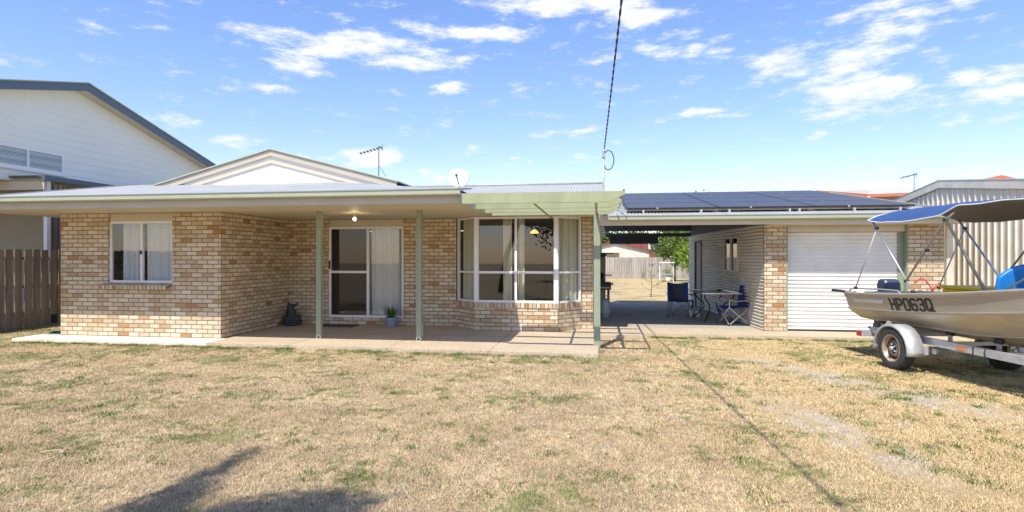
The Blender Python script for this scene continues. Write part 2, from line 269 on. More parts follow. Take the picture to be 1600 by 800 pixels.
# ------------------------------------------------------------------ mesh helpers
class MB:
    def __init__(s): s.v = []; s.f = []; s.sm = []
    def add(s, vs, fs, smooth=False):
        o = len(s.v); s.v += [tuple(p) for p in vs]; s.f += [tuple(i+o for i in f) for f in fs]; s.sm += [smooth]*len(fs); return s
    def box(s, a, b):
        x0,y0,z0 = [min(p,q) for p,q in zip(a,b)]; x1,y1,z1 = [max(p,q) for p,q in zip(a,b)]
        return s.add([(x0,y0,z0),(x1,y0,z0),(x1,y1,z0),(x0,y1,z0),(x0,y0,z1),(x1,y0,z1),(x1,y1,z1),(x0,y1,z1)],
              [(0,3,2,1),(4,5,6,7),(0,1,5,4),(1,2,6,5),(2,3,7,6),(3,0,4,7)])
    def bar(s, p, q, w, h=None, up=(0,0,1)):      # rectangular bar from p to q
        h = h or w; p, q = Vector(p), Vector(q); d = (q-p).normalized(); u = Vector(up)
        if abs(d.dot(u)) > .98: u = Vector((0,1,0))
        r = d.cross(u).normalized()*w/2; t = r.cross(d).normalized()*h/2
        return s.add([p-r-t,p+r-t,p+r+t,p-r+t,q-r-t,q+r-t,q+r+t,q-r+t], [(0,1,2,3),(7,6,5,4),(0,4,5,1),(1,5,6,2),(2,6,7,3),(3,7,4,0)])
    def tube(s, pts, r, n=8, close=False):
        pts = [Vector(p) for p in pts]; rr = r if isinstance(r, (list, tuple)) else [r]*len(pts); vs = []; prev = None
        for i, p in enumerate(pts):
            d = (pts[min(i+1, len(pts)-1)]-pts[max(i-1, 0)]).normalized()
            if prev is None:
                u = Vector((0,0,1)) if abs(d.z) < .9 else Vector((1,0,0)); a = d.cross(u).normalized()
            else: a = (prev - d*prev.dot(d)).normalized()
            prev = a; b = d.cross(a)
            for k in range(n): t = 2*math.pi*k/n; vs.append(p+(a*math.cos(t)+b*math.sin(t))*rr[i])
        fs = [(i*n+k, i*n+(k+1)%n, (i+1)*n+(k+1)%n, (i+1)*n+k) for i in range(len(pts)-1) for k in range(n)]
        s.add(vs, fs, True); o = len(s.v)-len(vs)
        s.f += [tuple(o+k for k in range(n))[::-1], tuple(o+(len(pts)-1)*n+k for k in range(n))]; s.sm += [False, False]; return s
    def lathe(s, c, prof, n=24, axis='z'):
        c = Vector(c); vs = []
        for r, h in prof:
            for k in range(n):
                t = 2*math.pi*k/n; a, b = r*math.cos(t), r*math.sin(t)
                vs.append(c+Vector((a,b,h) if axis == 'z' else (h,a,b) if axis == 'x' else (a,h,b)))
        return s.add(vs, [(i*n+k, i*n+(k+1)%n, (i+1)*n+(k+1)%n, (i+1)*n+k) for i in range(len(prof)-1) for k in range(n)], True)
    def poly(s, pts): return s.add(pts, [tuple(range(len(pts)))])
    def prism(s, pts, d):                         # extrude polygon by vector d
        d = Vector(d); pts = [Vector(p) for p in pts]; n = len(pts)
        return s.add(pts+[p+d for p in pts], [tuple(range(n))[::-1], tuple(range(n, 2*n))]+[(i,(i+1)%n,n+(i+1)%n,n+i) for i in range(n)])
    def grid(s, fn, nu, nv, smooth=True):
        vs = [fn(i/nu, j/nv) for j in range(nv+1) for i in range(nu+1)]
        return s.add(vs, [(j*(nu+1)+i, j*(nu+1)+i+1, (j+1)*(nu+1)+i+1, (j+1)*(nu+1)+i) for j in range(nv) for i in range(nu)], smooth)
    def build(s, name, m, parent=None, bevel=0, solid=0):
        me = bpy.data.meshes.new(name); me.from_pydata(s.v, [], s.f); me.polygons.foreach_set('use_smooth', s.sm)
        bm = bmesh.new(); bm.from_mesh(me); bmesh.ops.recalc_face_normals(bm, faces=bm.faces) if not solid else None
        uvl = bm.loops.layers.uv.new('UVMap'); bm.normal_update()
        for f in bm.faces:
            n = f.normal
            if abs(n.z) < .75 and (n.x or n.y):
                t = Vector((-n.y, n.x, 0)).normalized()
                if t.x < -1e-4 or (abs(t.x) < 1e-4 and t.y < 0): t = -t
                for l in f.loops: l[uvl].uv = (l.vert.co.dot(t)+20, l.vert.co.z)
            else:
                for l in f.loops: l[uvl].uv = (l.vert.co.x+20, l.vert.co.y)
        bm.to_mesh(me); bm.free(); me.materials.append(m if not isinstance(m, str) else M[m])
        o = bpy.data.objects.new(name, me); COL.objects.link(o); o.parent = parent
        if solid: k = o.modifiers.new('solid', 'SOLIDIFY'); k.thickness = solid; k.offset = 0
        if bevel: k = o.modifiers.new('bevel', 'BEVEL'); k.width = bevel; k.segments = 2; k.limit_method = 'ANGLE'
        return o
def tag(o, label=None, cat=None, group=None, kind=None):
    if label: o['label'] = label
    if cat: o['category'] = cat
    if group: o['group'] = group
    if kind: o['kind'] = kind
    return o
def thing(name, label, cat, loc=(0,0,0), rz=0, group=None):
    o = bpy.data.objects.new(name, None); COL.objects.link(o); o.location = loc; o.rotation_euler = (0,0,rz); o.empty_display_size = .2
    return tag(o, label, cat, group)
def B(a, b, name, m, parent=None, bevel=0): return MB().box(a, b).build(name, m, parent, bevel)
def wall(mb, p0, p1, z0, z1, th, holes=()):
    """vertical wall slab p0->p1 (outer face on that line), thickness to the left of travel; holes=(u0,u1,z0,z1)"""
    p0, p1 = Vector((*p0,0)), Vector((*p1,0)); L = (p1-p0).length; d = (p1-p0)/L; n = Vector((-d.y, d.x, 0))*th
    us = sorted({0, L, *[h[0] for h in holes], *[h[1] for h in holes]}); zs = sorted({z0, z1, *[h[2] for h in holes], *[h[3] for h in holes]})
    def P(u, z, k=0): q = p0+d*u+n*k; return (q.x, q.y, z)
    inh = lambda u, z: any(h[0] < u < h[1] and h[2] < z < h[3] for h in holes)
    for i in range(len(us)-1):
        for j in range(len(zs)-1):
            if inh((us[i]+us[i+1])/2, (zs[j]+zs[j+1])/2): continue
            a, b, c, e = us[i], us[i+1], zs[j], zs[j+1]
            mb.add([P(a,c),P(b,c),P(b,e),P(a,e)], [(0,1,2,3)]); mb.add([P(a,c,1),P(b,c,1),P(b,e,1),P(a,e,1)], [(3,2,1,0)])
    def rim(a, b, c, e):
        mb.add([P(a,c),P(b,c),P(b,c,1),P(a,c,1)], [(0,1,2,3)]); mb.add([P(a,e),P(b,e),P(b,e,1),P(a,e,1)], [(3,2,1,0)])
        mb.add([P(a,c),P(a,e),P(a,e,1),P(a,c,1)], [(0,1,2,3)]); mb.add([P(b,c),P(b,e),P(b,e,1),P(b,c,1)], [(3,2,1,0)])
    rim(0, L, z0, z1)
    for h in holes: rim(*h)
    return mb
def sheet(mb, o, u, v, L, pitch, amp, v0, v1, steps=6, nv=1):
    """corrugated sheet: corrugation across u, ribs run along v. v0,v1 functions of u"""
    o, u, v = Vector(o), Vector(u).normalized(), Vector(v).normalized(); n = u.cross(v).normalized(); k = max(2, int(L/pitch*steps))
    def fn(a, b):
        x = a*L; y = v0(x)+(v1(x)-v0(x))*b; return o+u*x+v*y+n*amp*math.sin(2*math.pi*x/pitch)
    return mb.grid(fn, k, nv)
def curtain(mb, p0, p1, z0, z1, fold, amp, gather=0):
    p0, p1 = Vector((*p0,0)), Vector((*p1,0)); L = (p1-p0).length; d = (p1-p0)/L; n = Vector((-d.y,d.x,0)); ph = random.random()*6
    def fn(a, b):
        w = amp*(math.sin(2*math.pi*a*L/fold+ph)+.5*math.sin(2*math.pi*a*L/fold*.57+ph*2+b)); g = 1-gather*math.sin(math.pi*min(1, b*1.1))*.5
        q = p0+d*(L*(a*g))+n*w; return (q.x, q.y, z1+(z0-z1)*b)
    return mb.grid(fn, max(8, int(L/fold*8)), 8)
def frame_rect(mb, p0, p1, z0, z1, w, th, mull=(), trans=()):
    """window frame in vertical plane p0->p1; mull=list of u centres, trans=list of (z,u0,u1)"""
    p0, p1 = Vector((*p0,0)), Vector((*p1,0)); L = (p1-p0).length; d = (p1-p0)/L; n = Vector((-d.y,d.x,0))*th/2
    def bx(u0, u1, a, b, e=0):
        q = [p0+d*u0-n*(1+e), p0+d*u1-n*(1+e), p0+d*u1+n*(1+e), p0+d*u0+n*(1+e)]
        mb.add([(k.x,k.y,a) for k in q]+[(k.x,k.y,b) for k in q], [(0,3,2,1),(4,5,6,7),(0,1,5,4),(1,2,6,5),(2,3,7,6),(3,0,4,7)])
    bx(0, w, z0, z1); bx(L-w, L, z0, z1); bx(w, L-w, z0, z0+w); bx(w, L-w, z1-w, z1)
    for u in mull: bx(u-w/2, u+w/2, z0+w, z1-w, .15)
    for z, a, b in trans: bx(a, b, z-w/2, z+w/2, -.1)
    return mb
def pane(p0, p1, z0, z1, m, parent, name='glass', off=0):
    p0, p1 = Vector((*p0,0)), Vector((*p1,0)); d = (p1-p0).normalized(); n = Vector((-d.y,d.x,0))*off
    return MB().add([(p0.x+n.x,p0.y+n.y,z0),(p1.x+n.x,p1.y+n.y,z0),(p1.x+n.x,p1.y+n.y,z1),(p0.x+n.x,p0.y+n.y,z1)], [(0,1,2,3)]).build(name, m, parent)
def leaves(lobes, n, size, droop=.2):
    """leaf quads scattered through ellipsoid lobes (cx,cy,cz,rx,ry,rz)"""
    w = np.array([l[3]*l[4]*l[5] for l in lobes])**(2/3); w /= w.sum(); idx = rng.choice(len(lobes), n, p=w); L = np.array(lobes)[idx]
    d = rng.normal(size=(n,3)); d /= np.linalg.norm(d, axis=1)[:,None]; r = rng.random(n)**.45*(1+.18*rng.normal(size=n))
    # clump: modulate by random bumps
    P = L[:,:3]+d*L[:,3:]*r[:,None]
    cl = P[rng.integers(0, n, n//18)]; near = cl[rng.integers(0, len(cl), n)]; P = np.where((rng.random(n) < .6)[:,None], near+rng.normal(size=(n,3))*size*2.0, P)
    a = rng.normal(size=(n,3)); a /= np.linalg.norm(a, axis=1)[:,None]; b = np.cross(a, rng.normal(size=(n,3))); b /= np.linalg.norm(b, axis=1)[:,None]
    s = size*(.6+.8*rng.random(n))[:,None]; V = np.stack([P-a*s, P-b*s*.38, P+a*s, P+b*s*.38], 1).reshape(-1,3)
    return V, n
def fast_mesh(name, V, nq, m, parent=None, k=4):
    me = bpy.data.meshes.new(name); me.vertices.add(len(V)); me.vertices.foreach_set('co', V.astype(np.float32).ravel())
    me.loops.add(nq*k); me.loops.foreach_set('vertex_index', np.arange(nq*k, dtype=np.int32)); me.polygons.add(nq)
    me.polygons.foreach_set('loop_start', np.arange(0, nq*k, k, dtype=np.int32)); me.update(calc_edges=True); me.materials.append(M[m])
    o = bpy.data.objects.new(name, me); COL.objects.link(o); o.parent = parent; return o
def tree(name, label, cat, loc, h, lobes, n, size, lm, trunk_r=.12, group=None, limbs=5):
    t = thing(name, label, cat, loc, 0, group); tb = MB()
    top = Vector(lobes[0][:3]); tb.tube([(0,0,0),(top.x*.2,top.y*.2,h*.3),(top.x*.7,top.y*.7,h*.6),top], [trunk_r, trunk_r*.8, trunk_r*.55, trunk_r*.15], 8)
    for l in lobes[1:limbs+1]:
        c = Vector(l[:3]); s0 = Vector((top.x*.4, top.y*.4, h*.42)); tb.tube([s0, s0.lerp(c,.5)+Vector((0,0,.1)), c], [trunk_r*.5, trunk_r*.3, trunk_r*.1], 6)
    tb.build('trunk', 'bark', t); V, k = leaves(lobes, n, size); fast_mesh('crown', V, k, lm, t); return t

# ------------------------------------------------------------------ ground and paving
GZ = -.06
B((-300,-120,GZ-.4), (300,500,GZ), 'ground', 'ground')['kind'] = 'structure'
B((-11.5,9.82,GZ-.1), (-7.25,10.45,-.006), 'pavement', 'conc')['kind'] = 'structure'
ps = MB().prism([(-7.25,9.80,GZ-.1),(0,9.62,GZ-.1),(0,13.3,GZ-.1),(-7.6,13.3,GZ-.1),(-7.25,10.45,GZ-.1)], (0,0,-GZ+.1)).build('pavement', 'agg'); ps['kind'] = 'structure'
ps = MB().prism([(.004,11.9,GZ-.1),(1.0,12.2,GZ-.1),(1.0,12.45,GZ-.1),(7.2,12.3,GZ-.1),(7.2,13.5,GZ-.1),(.004,13.5,GZ-.1)], (0,0,-GZ+.096)).build('pavement', 'agg'); ps['kind'] = 'structure'
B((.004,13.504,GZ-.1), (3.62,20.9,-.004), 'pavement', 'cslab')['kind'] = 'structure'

jt = MB()
for x in (-5.6,-3.7,-1.85): jt.box((x,9.63+.0,-.0005),(x+.008,12.3,.0012))
jt.box((-7.4,11.45,-.0005),(0,11.458,.0014)); jo = jt.build('slab_joints','rimdark'); jo['kind'] = 'structure'
# lawn blades, one uncountable cover
def grass_zone(n, x0, x1, y0, y1, h, w):
    X = rng.uniform(x0, x1, n); Y = rng.uniform(y0, y1, n)
    d = -X*math.sin(TH)+Y*math.cos(TH); lat = X*math.cos(TH)+Y*math.sin(TH); ok = (np.abs(lat) < d*.93+.5) & (d > 3.0)
    ok &= ~((X > -11.6) & (X < .03) & (Y > 9.6)) & ~((X > -.02) & (X < 7.2) & (Y > 11.9))
    tr = np.zeros_like(X, bool)
    for (a,b,c,e,wd) in ((2.2,10.2,5.0,5.2,.3),(1.9,7.2,2.6,4.4,.25)):
        l = math.hypot(c-a,e-b); u = ((X-a)*(c-a)+(Y-b)*(e-b))/l; q = np.abs((X-a)*(e-b)-(Y-b)*(c-a))/l
        tr |= (u > 0) & (u < l) & (q < wd)
    ok &= ~(tr & (rng.random(n) < .75)); X, Y = X[ok], Y[ok]; n = len(X)
    P = np.stack([X, Y, np.full(n, GZ-.003)], 1); an = rng.uniform(0, 2*np.pi, n); lean = rng.uniform(.3, 1.5, n)
    hh = h*(.45+.9*rng.random(n)); dx = np.stack([np.cos(an), np.sin(an), np.zeros(n)], 1); sd = np.stack([-np.sin(an), np.cos(an), np.zeros(n)], 1)*(w*(.6+.8*rng.random(n)))[:,None]
    tip = P+dx*(hh*lean)[:,None]+np.array([0,0,1.])*hh[:,None]
    return np.stack([P-sd, P+sd, tip], 1).reshape(-1,3), n
Va, na = grass_zone(430000, -8.2, 5.2, 3.0, 6.0, .020, .0026); Vb, nb = grass_zone(330000, -13, 9.5, 6.0, 10.0, .020, .004); Vc, nc = grass_zone(70000, -14, 11, 10.0, 13.0, .026, .006)
V = np.concatenate([Va, Vb, Vc]); g = fast_mesh('lawn_grass', V, na+nb+nc, 'blade', None, 3); tag(g, 'short dry straw lawn with scattered green tufts in front of the house', 'grass', kind='stuff')
# longer green tufts
def tufts():
    out_ = []
    C = [(random.uniform(-9,5), random.uniform(4,9.6)) for _ in range(330)]+[(random.uniform(-11.2,-.1), 9.74-random.random()*.22) for _ in range(190)]+[(random.uniform(1.1,6.8), 12.28-random.random()*.16) for _ in range(80)]+[(random.uniform(2.5,5.5), random.uniform(4.5,8.5)) for _ in range(45)]
    for x, y in C:
        k = random.randint(25, 60)
        p = np.array([x, y, GZ])+np.concatenate([rng.normal(size=(k,2))*.05*random.uniform(.6,1.8), np.zeros((k,1))], 1); an = rng.uniform(0, 6.28, k); h = .035*(.4+rng.random(k))
        sd = np.stack([-np.sin(an), np.cos(an), 0*an], 1)*.004; tip = p+np.stack([np.cos(an)*h*.8, np.sin(an)*h*.8, h], 1); out_.append(np.stack([p-sd, p+sd, tip], 1).reshape(-1,3))
    V = np.concatenate(out_); return V, len(V)//3
V, k = tufts(); g = fast_mesh('grass_tufts', V, k, 'lf3', None, 3); tag(g, 'green tufts scattered through the dry lawn and along the slab edge', 'grass', kind='stuff')

k = 900; lx = rng.uniform(-9, 7, k); ly = rng.uniform(3.2, 11.5, k)**1.0; V_ = []
for x_l, y_l in zip(lx, ly):
    if y_l > 9.4 and x_l < .1: continue
    a = random.uniform(0,6.28); l_ = random.uniform(.008,.022); w_ = l_*random.uniform(.25,.5); c_, s_ = math.cos(a), math.sin(a); zz = GZ+random.uniform(.008,.02)
    V_ += [(x_l-c_*l_,y_l-s_*l_,zz),(x_l+s_*w_,y_l-c_*w_,zz+.004),(x_l+c_*l_,y_l+s_*l_,zz+random.uniform(0,.008)),(x_l-s_*w_,y_l+c_*w_,zz+.003)]
g = fast_mesh('leaf_litter', np.array(V_), len(V_)//4, 'litter'); tag(g, 'small dry brown leaves scattered over the front lawn', 'leaf litter', kind='stuff')

# ------------------------------------------------------------------ the brick house
H = thing('brick_house', 'low cream brick house with a white metal roof, veranda and bay window', 'house', (-6, 11, 0))
def hp(o): o.parent = H; o.matrix_parent_inverse = H.matrix_basis.inverted(); return o
H.location = (0,0,0)
XL, XC, XR = -11.0, -7.38, -.12
Y1, Y2, WH = 10.4, 12.98, 2.5
w = MB(); wall(w, (XL,Y1), (XC,Y1), -.05, WH, .11, [(1.10, 2.56, 1.07, WH+.1)] if 0 else [(1.10,2.56,1.07,2.495)]); w.build('wall', BR, H)
w = MB(); wall(w, (XC,Y1+.11), (XC,Y2+.11), -.05, WH, .11); w.build('wall', BR, H)
w = MB(); wall(w, (XC,Y2), (-3.25,Y2), -.05, WH, .11, [(.99,2.86,.17,2.495)]); w.build('wall', BR, H)
w = MB(); wall(w, (-.36,Y2), (XR,Y2), -.05, WH, .11); w.build('wall', BR, H)
w = MB(); wall(w, (XR,Y2+.11), (XR,19.5), -.05, WH, .11); w.build('wall', BR, H)
w = MB(); wall(w, (XL,19.5), (XL,Y1+.11), -.05, WH, .11); w.build('wall', BR, H)
# rooms behind the glass
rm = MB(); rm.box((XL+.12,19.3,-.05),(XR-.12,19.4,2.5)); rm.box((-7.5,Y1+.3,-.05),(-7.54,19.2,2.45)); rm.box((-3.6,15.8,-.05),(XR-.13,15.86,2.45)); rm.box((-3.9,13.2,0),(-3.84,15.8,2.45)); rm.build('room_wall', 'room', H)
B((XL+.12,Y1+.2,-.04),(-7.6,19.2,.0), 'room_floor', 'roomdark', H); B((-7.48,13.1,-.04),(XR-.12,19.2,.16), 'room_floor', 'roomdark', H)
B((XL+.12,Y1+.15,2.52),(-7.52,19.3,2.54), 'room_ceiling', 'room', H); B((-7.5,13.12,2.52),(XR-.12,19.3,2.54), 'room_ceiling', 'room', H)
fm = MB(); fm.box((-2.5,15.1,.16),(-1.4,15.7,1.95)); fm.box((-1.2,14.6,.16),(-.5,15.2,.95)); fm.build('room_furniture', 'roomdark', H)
lampb = MB().lathe((-1.58,14.3,2.23), [(.03,.06),(.10,.0),(.10,-.03)], 16).build('lamp_shade', 'orange2', H)
# infill panels above the openings
B((XL+1.10,Y1+.05,2.335),(XL+2.56,Y1+.09,2.492), 'lintel_panel', 'cream', H)
B((-6.39,Y2+.05,2.33),(-4.52,Y2+.09,2.492), 'lintel_panel', 'cream', H)
# front bedroom window
x0, x1 = XL+1.10, XL+2.56
wf = frame_rect(MB(), (x0,Y1+.07), (x1,Y1+.07), 1.085, 2.333, .045, .05, [.73]).build('window', 'white', H)
wf['label'] = 'white sliding window with sheer curtain in the front brick wall'
MB().box((x0+.70,Y1+.03,1.66),(x0+.745,Y1+.045,1.74)).build('latch', 'black', wf)
pane((x0+.04,Y1+.07),(x1-.04,Y1+.07),1.12,2.30,'glass',wf)
curtain(MB(), (x0+.16,Y1+.22),(x0+.64,Y1+.22),1.05,2.4,.11,.02,.1).build('curtain','lace',wf)
curtain(MB(), (x0+.76,Y1+.16),(x1+.05,Y1+.16),1.05,2.4,.09,.014).build('curtain','lace',wf)
sl = MB()
for i in range(17):
    a = x0-.10+i*.0905
    sl.prism([(a,Y1-.13,.955),(a,Y1-.13,1.035),(a,Y1+.045,1.083),(a,Y1+.045,1.003)], (.079,0,0))
sl.build('window_sill', BRS, wf)
mt = MB().prism([(x0-.1,Y1-.12,.965),(x0-.1,Y1-.12,1.028),(x0-.1,Y1+.04,1.075),(x0-.1,Y1+.04,1.02)], (1.53,0,0)).build('sill_mortar', 'timber', wf)
# sliding door
dx0, dx1 = -6.39, -4.52
df = frame_rect(MB(), (dx0,Y2+.06),(dx1,Y2+.06),.17,2.328,.055,.07,[.98],[(1.25,.055,.95)]).build('door', 'white', H); df['label'] = 'white sliding glass door with dark screen on the left half'
pane((dx0+.05,Y2+.055),(dx0+.96,Y2+.055),.22,2.28,'screen',df,'screen'); pane((dx0+1.0,Y2+.075),(dx1-.05,Y2+.075),.22,2.28,'glass',df)
pane((dx0+.05,Y2+.09),(dx0+.96,Y2+.09),.22,2.28,'glass',df)
B((dx0+.012,Y2+.0,1.32),(dx0+.04,Y2+.026,1.52),'handle','black',df)
curtain(MB(), (dx0+1.0,Y2+.2),(dx1-.02,Y2+.2),.2,2.36,.10,.022).build('curtain','lace',df)
# bay window
bp = [(-3.25,Y2),(-2.68,12.42),(-.87,12.38),(-.36,Y2)]
w = MB()
for a, b in zip(bp[:-1], bp[1:]): wall(w, a, b, -.05, .50, .10)
w.build('wall', BR, H)
w = MB()
for a, b in zip(bp[:-1], bp[1:]):
    a_, b_ = Vector((*a,0)), Vector((*b,0)); d = (b_-a_).normalized(); n = Vector((d.y,-d.x,0))*.02
    wall(w, ((a_+n).x,(a_+n).y), ((b_+n).x,(b_+n).y), .5, .605, .13)
w.build('sill_course', BRS, H)
bay = thing('bay_window', None, None); bay.parent = H; bay['label'] = 'white framed bay window with cream curtains'
zb, zt = .608, 2.49
fo = .055
bq = [(-3.2,Y2+.02),(-2.66,12.47),(-.90,12.43),(-.40,Y2+.02)]
f = MB(); frame_rect(f, bq[0], bq[1], zb, zt, .04, .06, [], [(1.27,.04,.73)])
frame_rect(f, bq[1], bq[2], zb, zt, .05, .06, [.88], [(1.27,.05,1.70)]); frame_rect(f, bq[2], bq[3], zb, zt, .04, .06, [], [(1.27,.04,.70)])
for q in bq[1:3]: f.box((q[0]-.05,q[1]-.045,zb),(q[0]+.05,q[1]+.05,zt))
f.build('frame', 'white', bay)
for a, b in zip(bq[:-1], bq[1:]): pane(a, b, zb+.03, zt-.03, 'glass', bay)
for a, b in [((-3.08,13.0),(-2.78,12.72)),((-2.10,12.68),(-1.90,12.68)),((-1.76,12.66),(-1.62,12.66)),((-.80,12.72),(-.42,13.1)),((-.98,12.80),(-.80,12.75))]:
    curtain(MB(), a, b, .55, 2.46, .085, .022).build('curtain', 'curtain', bay)
B((-3.2,12.5,2.492),(-.4,13.0,2.53),'bay_ceiling','soffit',bay)
B((-2.62,12.56,.5),(-.92,13.1,.6),'bay_seat','room',bay)

# roof: front plane with a left verge and a right hip, the rear plane over the bay, the gablet
GE, RZ, SA, XLE, XRE = 9.15, 2.69, .183, -12.1, -2.2
rf = MB()
sv = Vector((0,1,SA)).normalized(); cs = sv.y
sheet(rf, (XLE,GE,RZ), (1,0,0), (0,1,SA), XRE-XLE, .076, .008, lambda x: 0, lambda x: max(.02, min(4.4, (XRE-XLE-x)))/cs)
rf.build('roof', 'roof', H)
r2 = MB(); sheet(r2, (-5.5,11.95,2.74), (1,0,0), (0,1,.244), 5.62, .076, .009, lambda x: 0, lambda x: 3.2); r2.build('roof', 'roof', H)
r3 = MB(); r3.poly([(XRE,GE,RZ),(XRE,13.6,RZ),(XRE-4.4,GE+4.4,RZ+SA*4.4)]); r3.poly([(XLE,GE+4.4,RZ+SA*4.4-.01),(XRE-4.4,GE+4.4,RZ+SA*4.4-.01),(XRE-4.4,19.6,2.7),(XLE,19.6,2.7)])
r3.poly([(-6.6,15.05,3.50),(.12,15.05,3.50),(.12,19.6,2.6),(-6.6,19.6,2.6)]); r3.build('roof', 'roof', H)
MB().tube([(-5.5,15.06,3.52),(.12,15.06,3.52)], .03, 8).build('ridge_cap', 'roof', H)
MB().prism([(.10,11.95,2.60),(.10,11.95,2.75),(.10,15.06,3.52),(.10,19.5,2.6)], (.03,0,0)).build('barge_board', 'roof', H)
MB().prism([(XLE-.03,GE,2.5),(XLE-.03,GE,RZ+.03),(XLE-.03,13.6,RZ+.03+SA*4.45),(XLE-.03,19.5,2.72),(XLE-.03,19.5,2.5)], (.03,0,0)).build('barge_board', 'roof', H)
# soffit, fascia, gutter
MB().box((XLE,GE+.02,2.5),(XRE-.05,13.1,2.515)).build('soffit', 'soffit', H); B((XRE-.05,12.0,2.5),(.1,13.1,2.513), 'soffit', 'soffit', H)
B((XLE,GE-.004,2.485),(XRE-.06,GE+.022,2.66),'fascia','fascia',H); B((XRE-.058,GE-.004,2.485),(XRE-.03,12.0,2.66),'fascia','fascia',H); B((XRE-.03,11.97,2.49),(.13,11.995,2.72),'fascia','fascia',H)
def gutter(x0, x1, y, z, parent, m='gutter'):
    prof = [(0,0),(-.095,0),(-.11,.02),(-.115,.085),(-.105,.10),(-.09,.10),(-.088,.012),(0,.012)]
    g = MB().prism([(x0,y+a,z+b) for a, b in prof], (x1-x0,0,0)).build('gutter', m, parent)
    MB().box((x0,y-.124,z+.088),(x1,y-.1,z+.106)).build('gutter_rim', 'gutterdark' if m == 'gutter' else m, g); return g
gutter(XLE-.05, XRE, GE-.005, 2.605, H)
gutter(-2.0, .1, 11.965, 2.62, H)
# gablet
gx, gy, gz = -7.9, 13.0, 4.22
def gp(s, dz=0, y=gy): return (gx+s*3.2, y, gz-3.2*.262+dz)
g = MB().prism([(gx,gy+.07,gz-.14),(gx+3.0,gy+.07,gz-.14-.79),(gx-3.0,gy+.07,gz-.14-.79)], (0,.04,0)).build('gable', 'sheet', H)
bb_ = MB()
for s in (-1, 1):
    bb_.prism([(gx,gy,gz-.01),(gx+s*3.2,gy,gz-.01-3.2*.262),(gx+s*3.2,gy,gz-.16-3.2*.262),(gx,gy,gz-.15)], (0,.03,0))
bb_.build('barge_board', 'fascia', H)
bb_ = MB()
for s in (-1, 1):
    bb_.prism([(gx,gy+.032,gz-.235),(gx+s*2.62,gy+.032,gz-.235-2.62*.262),(gx+s*2.3,gy+.032,gz-.235-2.62*.262),(gx,gy+.032,gz-.32)], (0,.03,0))
bb_.build('gable_trim', 'cream', H)
r = MB()
for s in (-1, 1):
    r.prism([(gx,gy-.04,gz),(gx+s*3.25,gy-.04,gz-3.25*.262),(gx+s*3.25,gy-.04,gz-3.25*.262+.03),(gx,gy-.04,gz+.03)], (0,4.5,0))
r.build('roof', 'gutter', H)
so = MB()
for s in (-1, 1): so.prism([(gx,gy+.031,gz-.15),(gx+s*3.1,gy+.031,gz-.15-3.1*.262),(gx+s*3.1,gy+.031,gz-.13-3.1*.262),(gx,gy+.031,gz-.13)], (0,.22,0))
so.build('soffit', 'fascia', H)
MB().tube([(gx,gy+.066,gz-.4),(gx,gy+.066,gz-.95)], .006, 4).build('joint_strip', 'cream', H)
# veranda posts
for x in (-5.44, -3.40):
    p = B((x-.05,10.62,.05),(x+.05,10.72,2.498),'post','post',H,.006)
    f = MB().box((x-.045,10.625,0),(x-.03,10.715,.06)); f.box((x+.03,10.625,0),(x+.045,10.715,.06)); f.box((x-.045,10.625,0),(x+.045,10.715,.006)); f.build('post_bracket','galv',p)
MB().box((-3.35,10.66,.09),(-3.33,10.69,.30)).build('bracket', 'steel', H)
# ceiling light
cl = thing('ceiling_light', 'small bare lit bulb hanging under the veranda ceiling before the door', 'light', (-4.9,11.1,2.5))
MB().lathe((0,0,0), [(.001,-.0),(.045,-.002),(.045,-.02),(.012,-.03),(.012,-.07),(.02,-.075),(.02,-.09)], 16).build('lamp_holder', 'cream', cl)
MB().lathe((0,0,-.12), [(.001,-.035),(.02,-.03),(.034,-.01),(.034,.005),(.02,.03),(.001,.034)], 16).build('bulb', 'bulb', cl)
lp = bpy.data.lights.new('bulb_light','POINT'); lp.energy = 1.6; lp.color = (1,.75,.45); lp.shadow_soft_size = .04; lo = bpy.data.objects.new('bulb_light', lp); COL.objects.link(lo); lo.parent = cl; lo.location = (0,0,-.2)

# ------------------------------------------------------------------ pergola beside the veranda
PG = thing('pergola', 'sage green timber pergola over the bay window with angled slat ends', 'pergola')
def slat(y, x0, x1, z0, z1, ch, m='sage', name='slat'):
    return MB().prism([(x0,y,z0),(x1-ch,y,z0),(x1,y,z1-.05),(x1,y,z1),(x0,y,z1)], (0,.06,0)).build(name, m, PG)
slat(9.03, -2.165, .41, 2.46, 2.625, .24, name='front_beam')
for y in (9.95, 10.8, 11.55): slat(y, -2.14, .41, 2.45, 2.60, .22)
for x in (-1.0, -.035): B((x-.022,9.08,2.455),(x+.022,12.95,2.472),'rafter','sage',PG) if 0 else B((x-.022,9.08,2.40 if x > -.5 else 2.44),(x+.022,12.9,2.448),'rafter','sage',PG)
B((.375,9.03,2.627),(.405,12.9,2.655),'edge_strip','timber',PG)
pb = MB().box((-.085,10.50,GZ),(.035,10.62,2.39)); pb.build('post','post',PG,.006)
MB().box((-.05,10.47,2.39),(.0,10.499,2.47)).build('post_cap','cream',PG)
B((-.06,12.88,2.3),(.0,12.97,2.47),'wall_bracket','timber',PG)

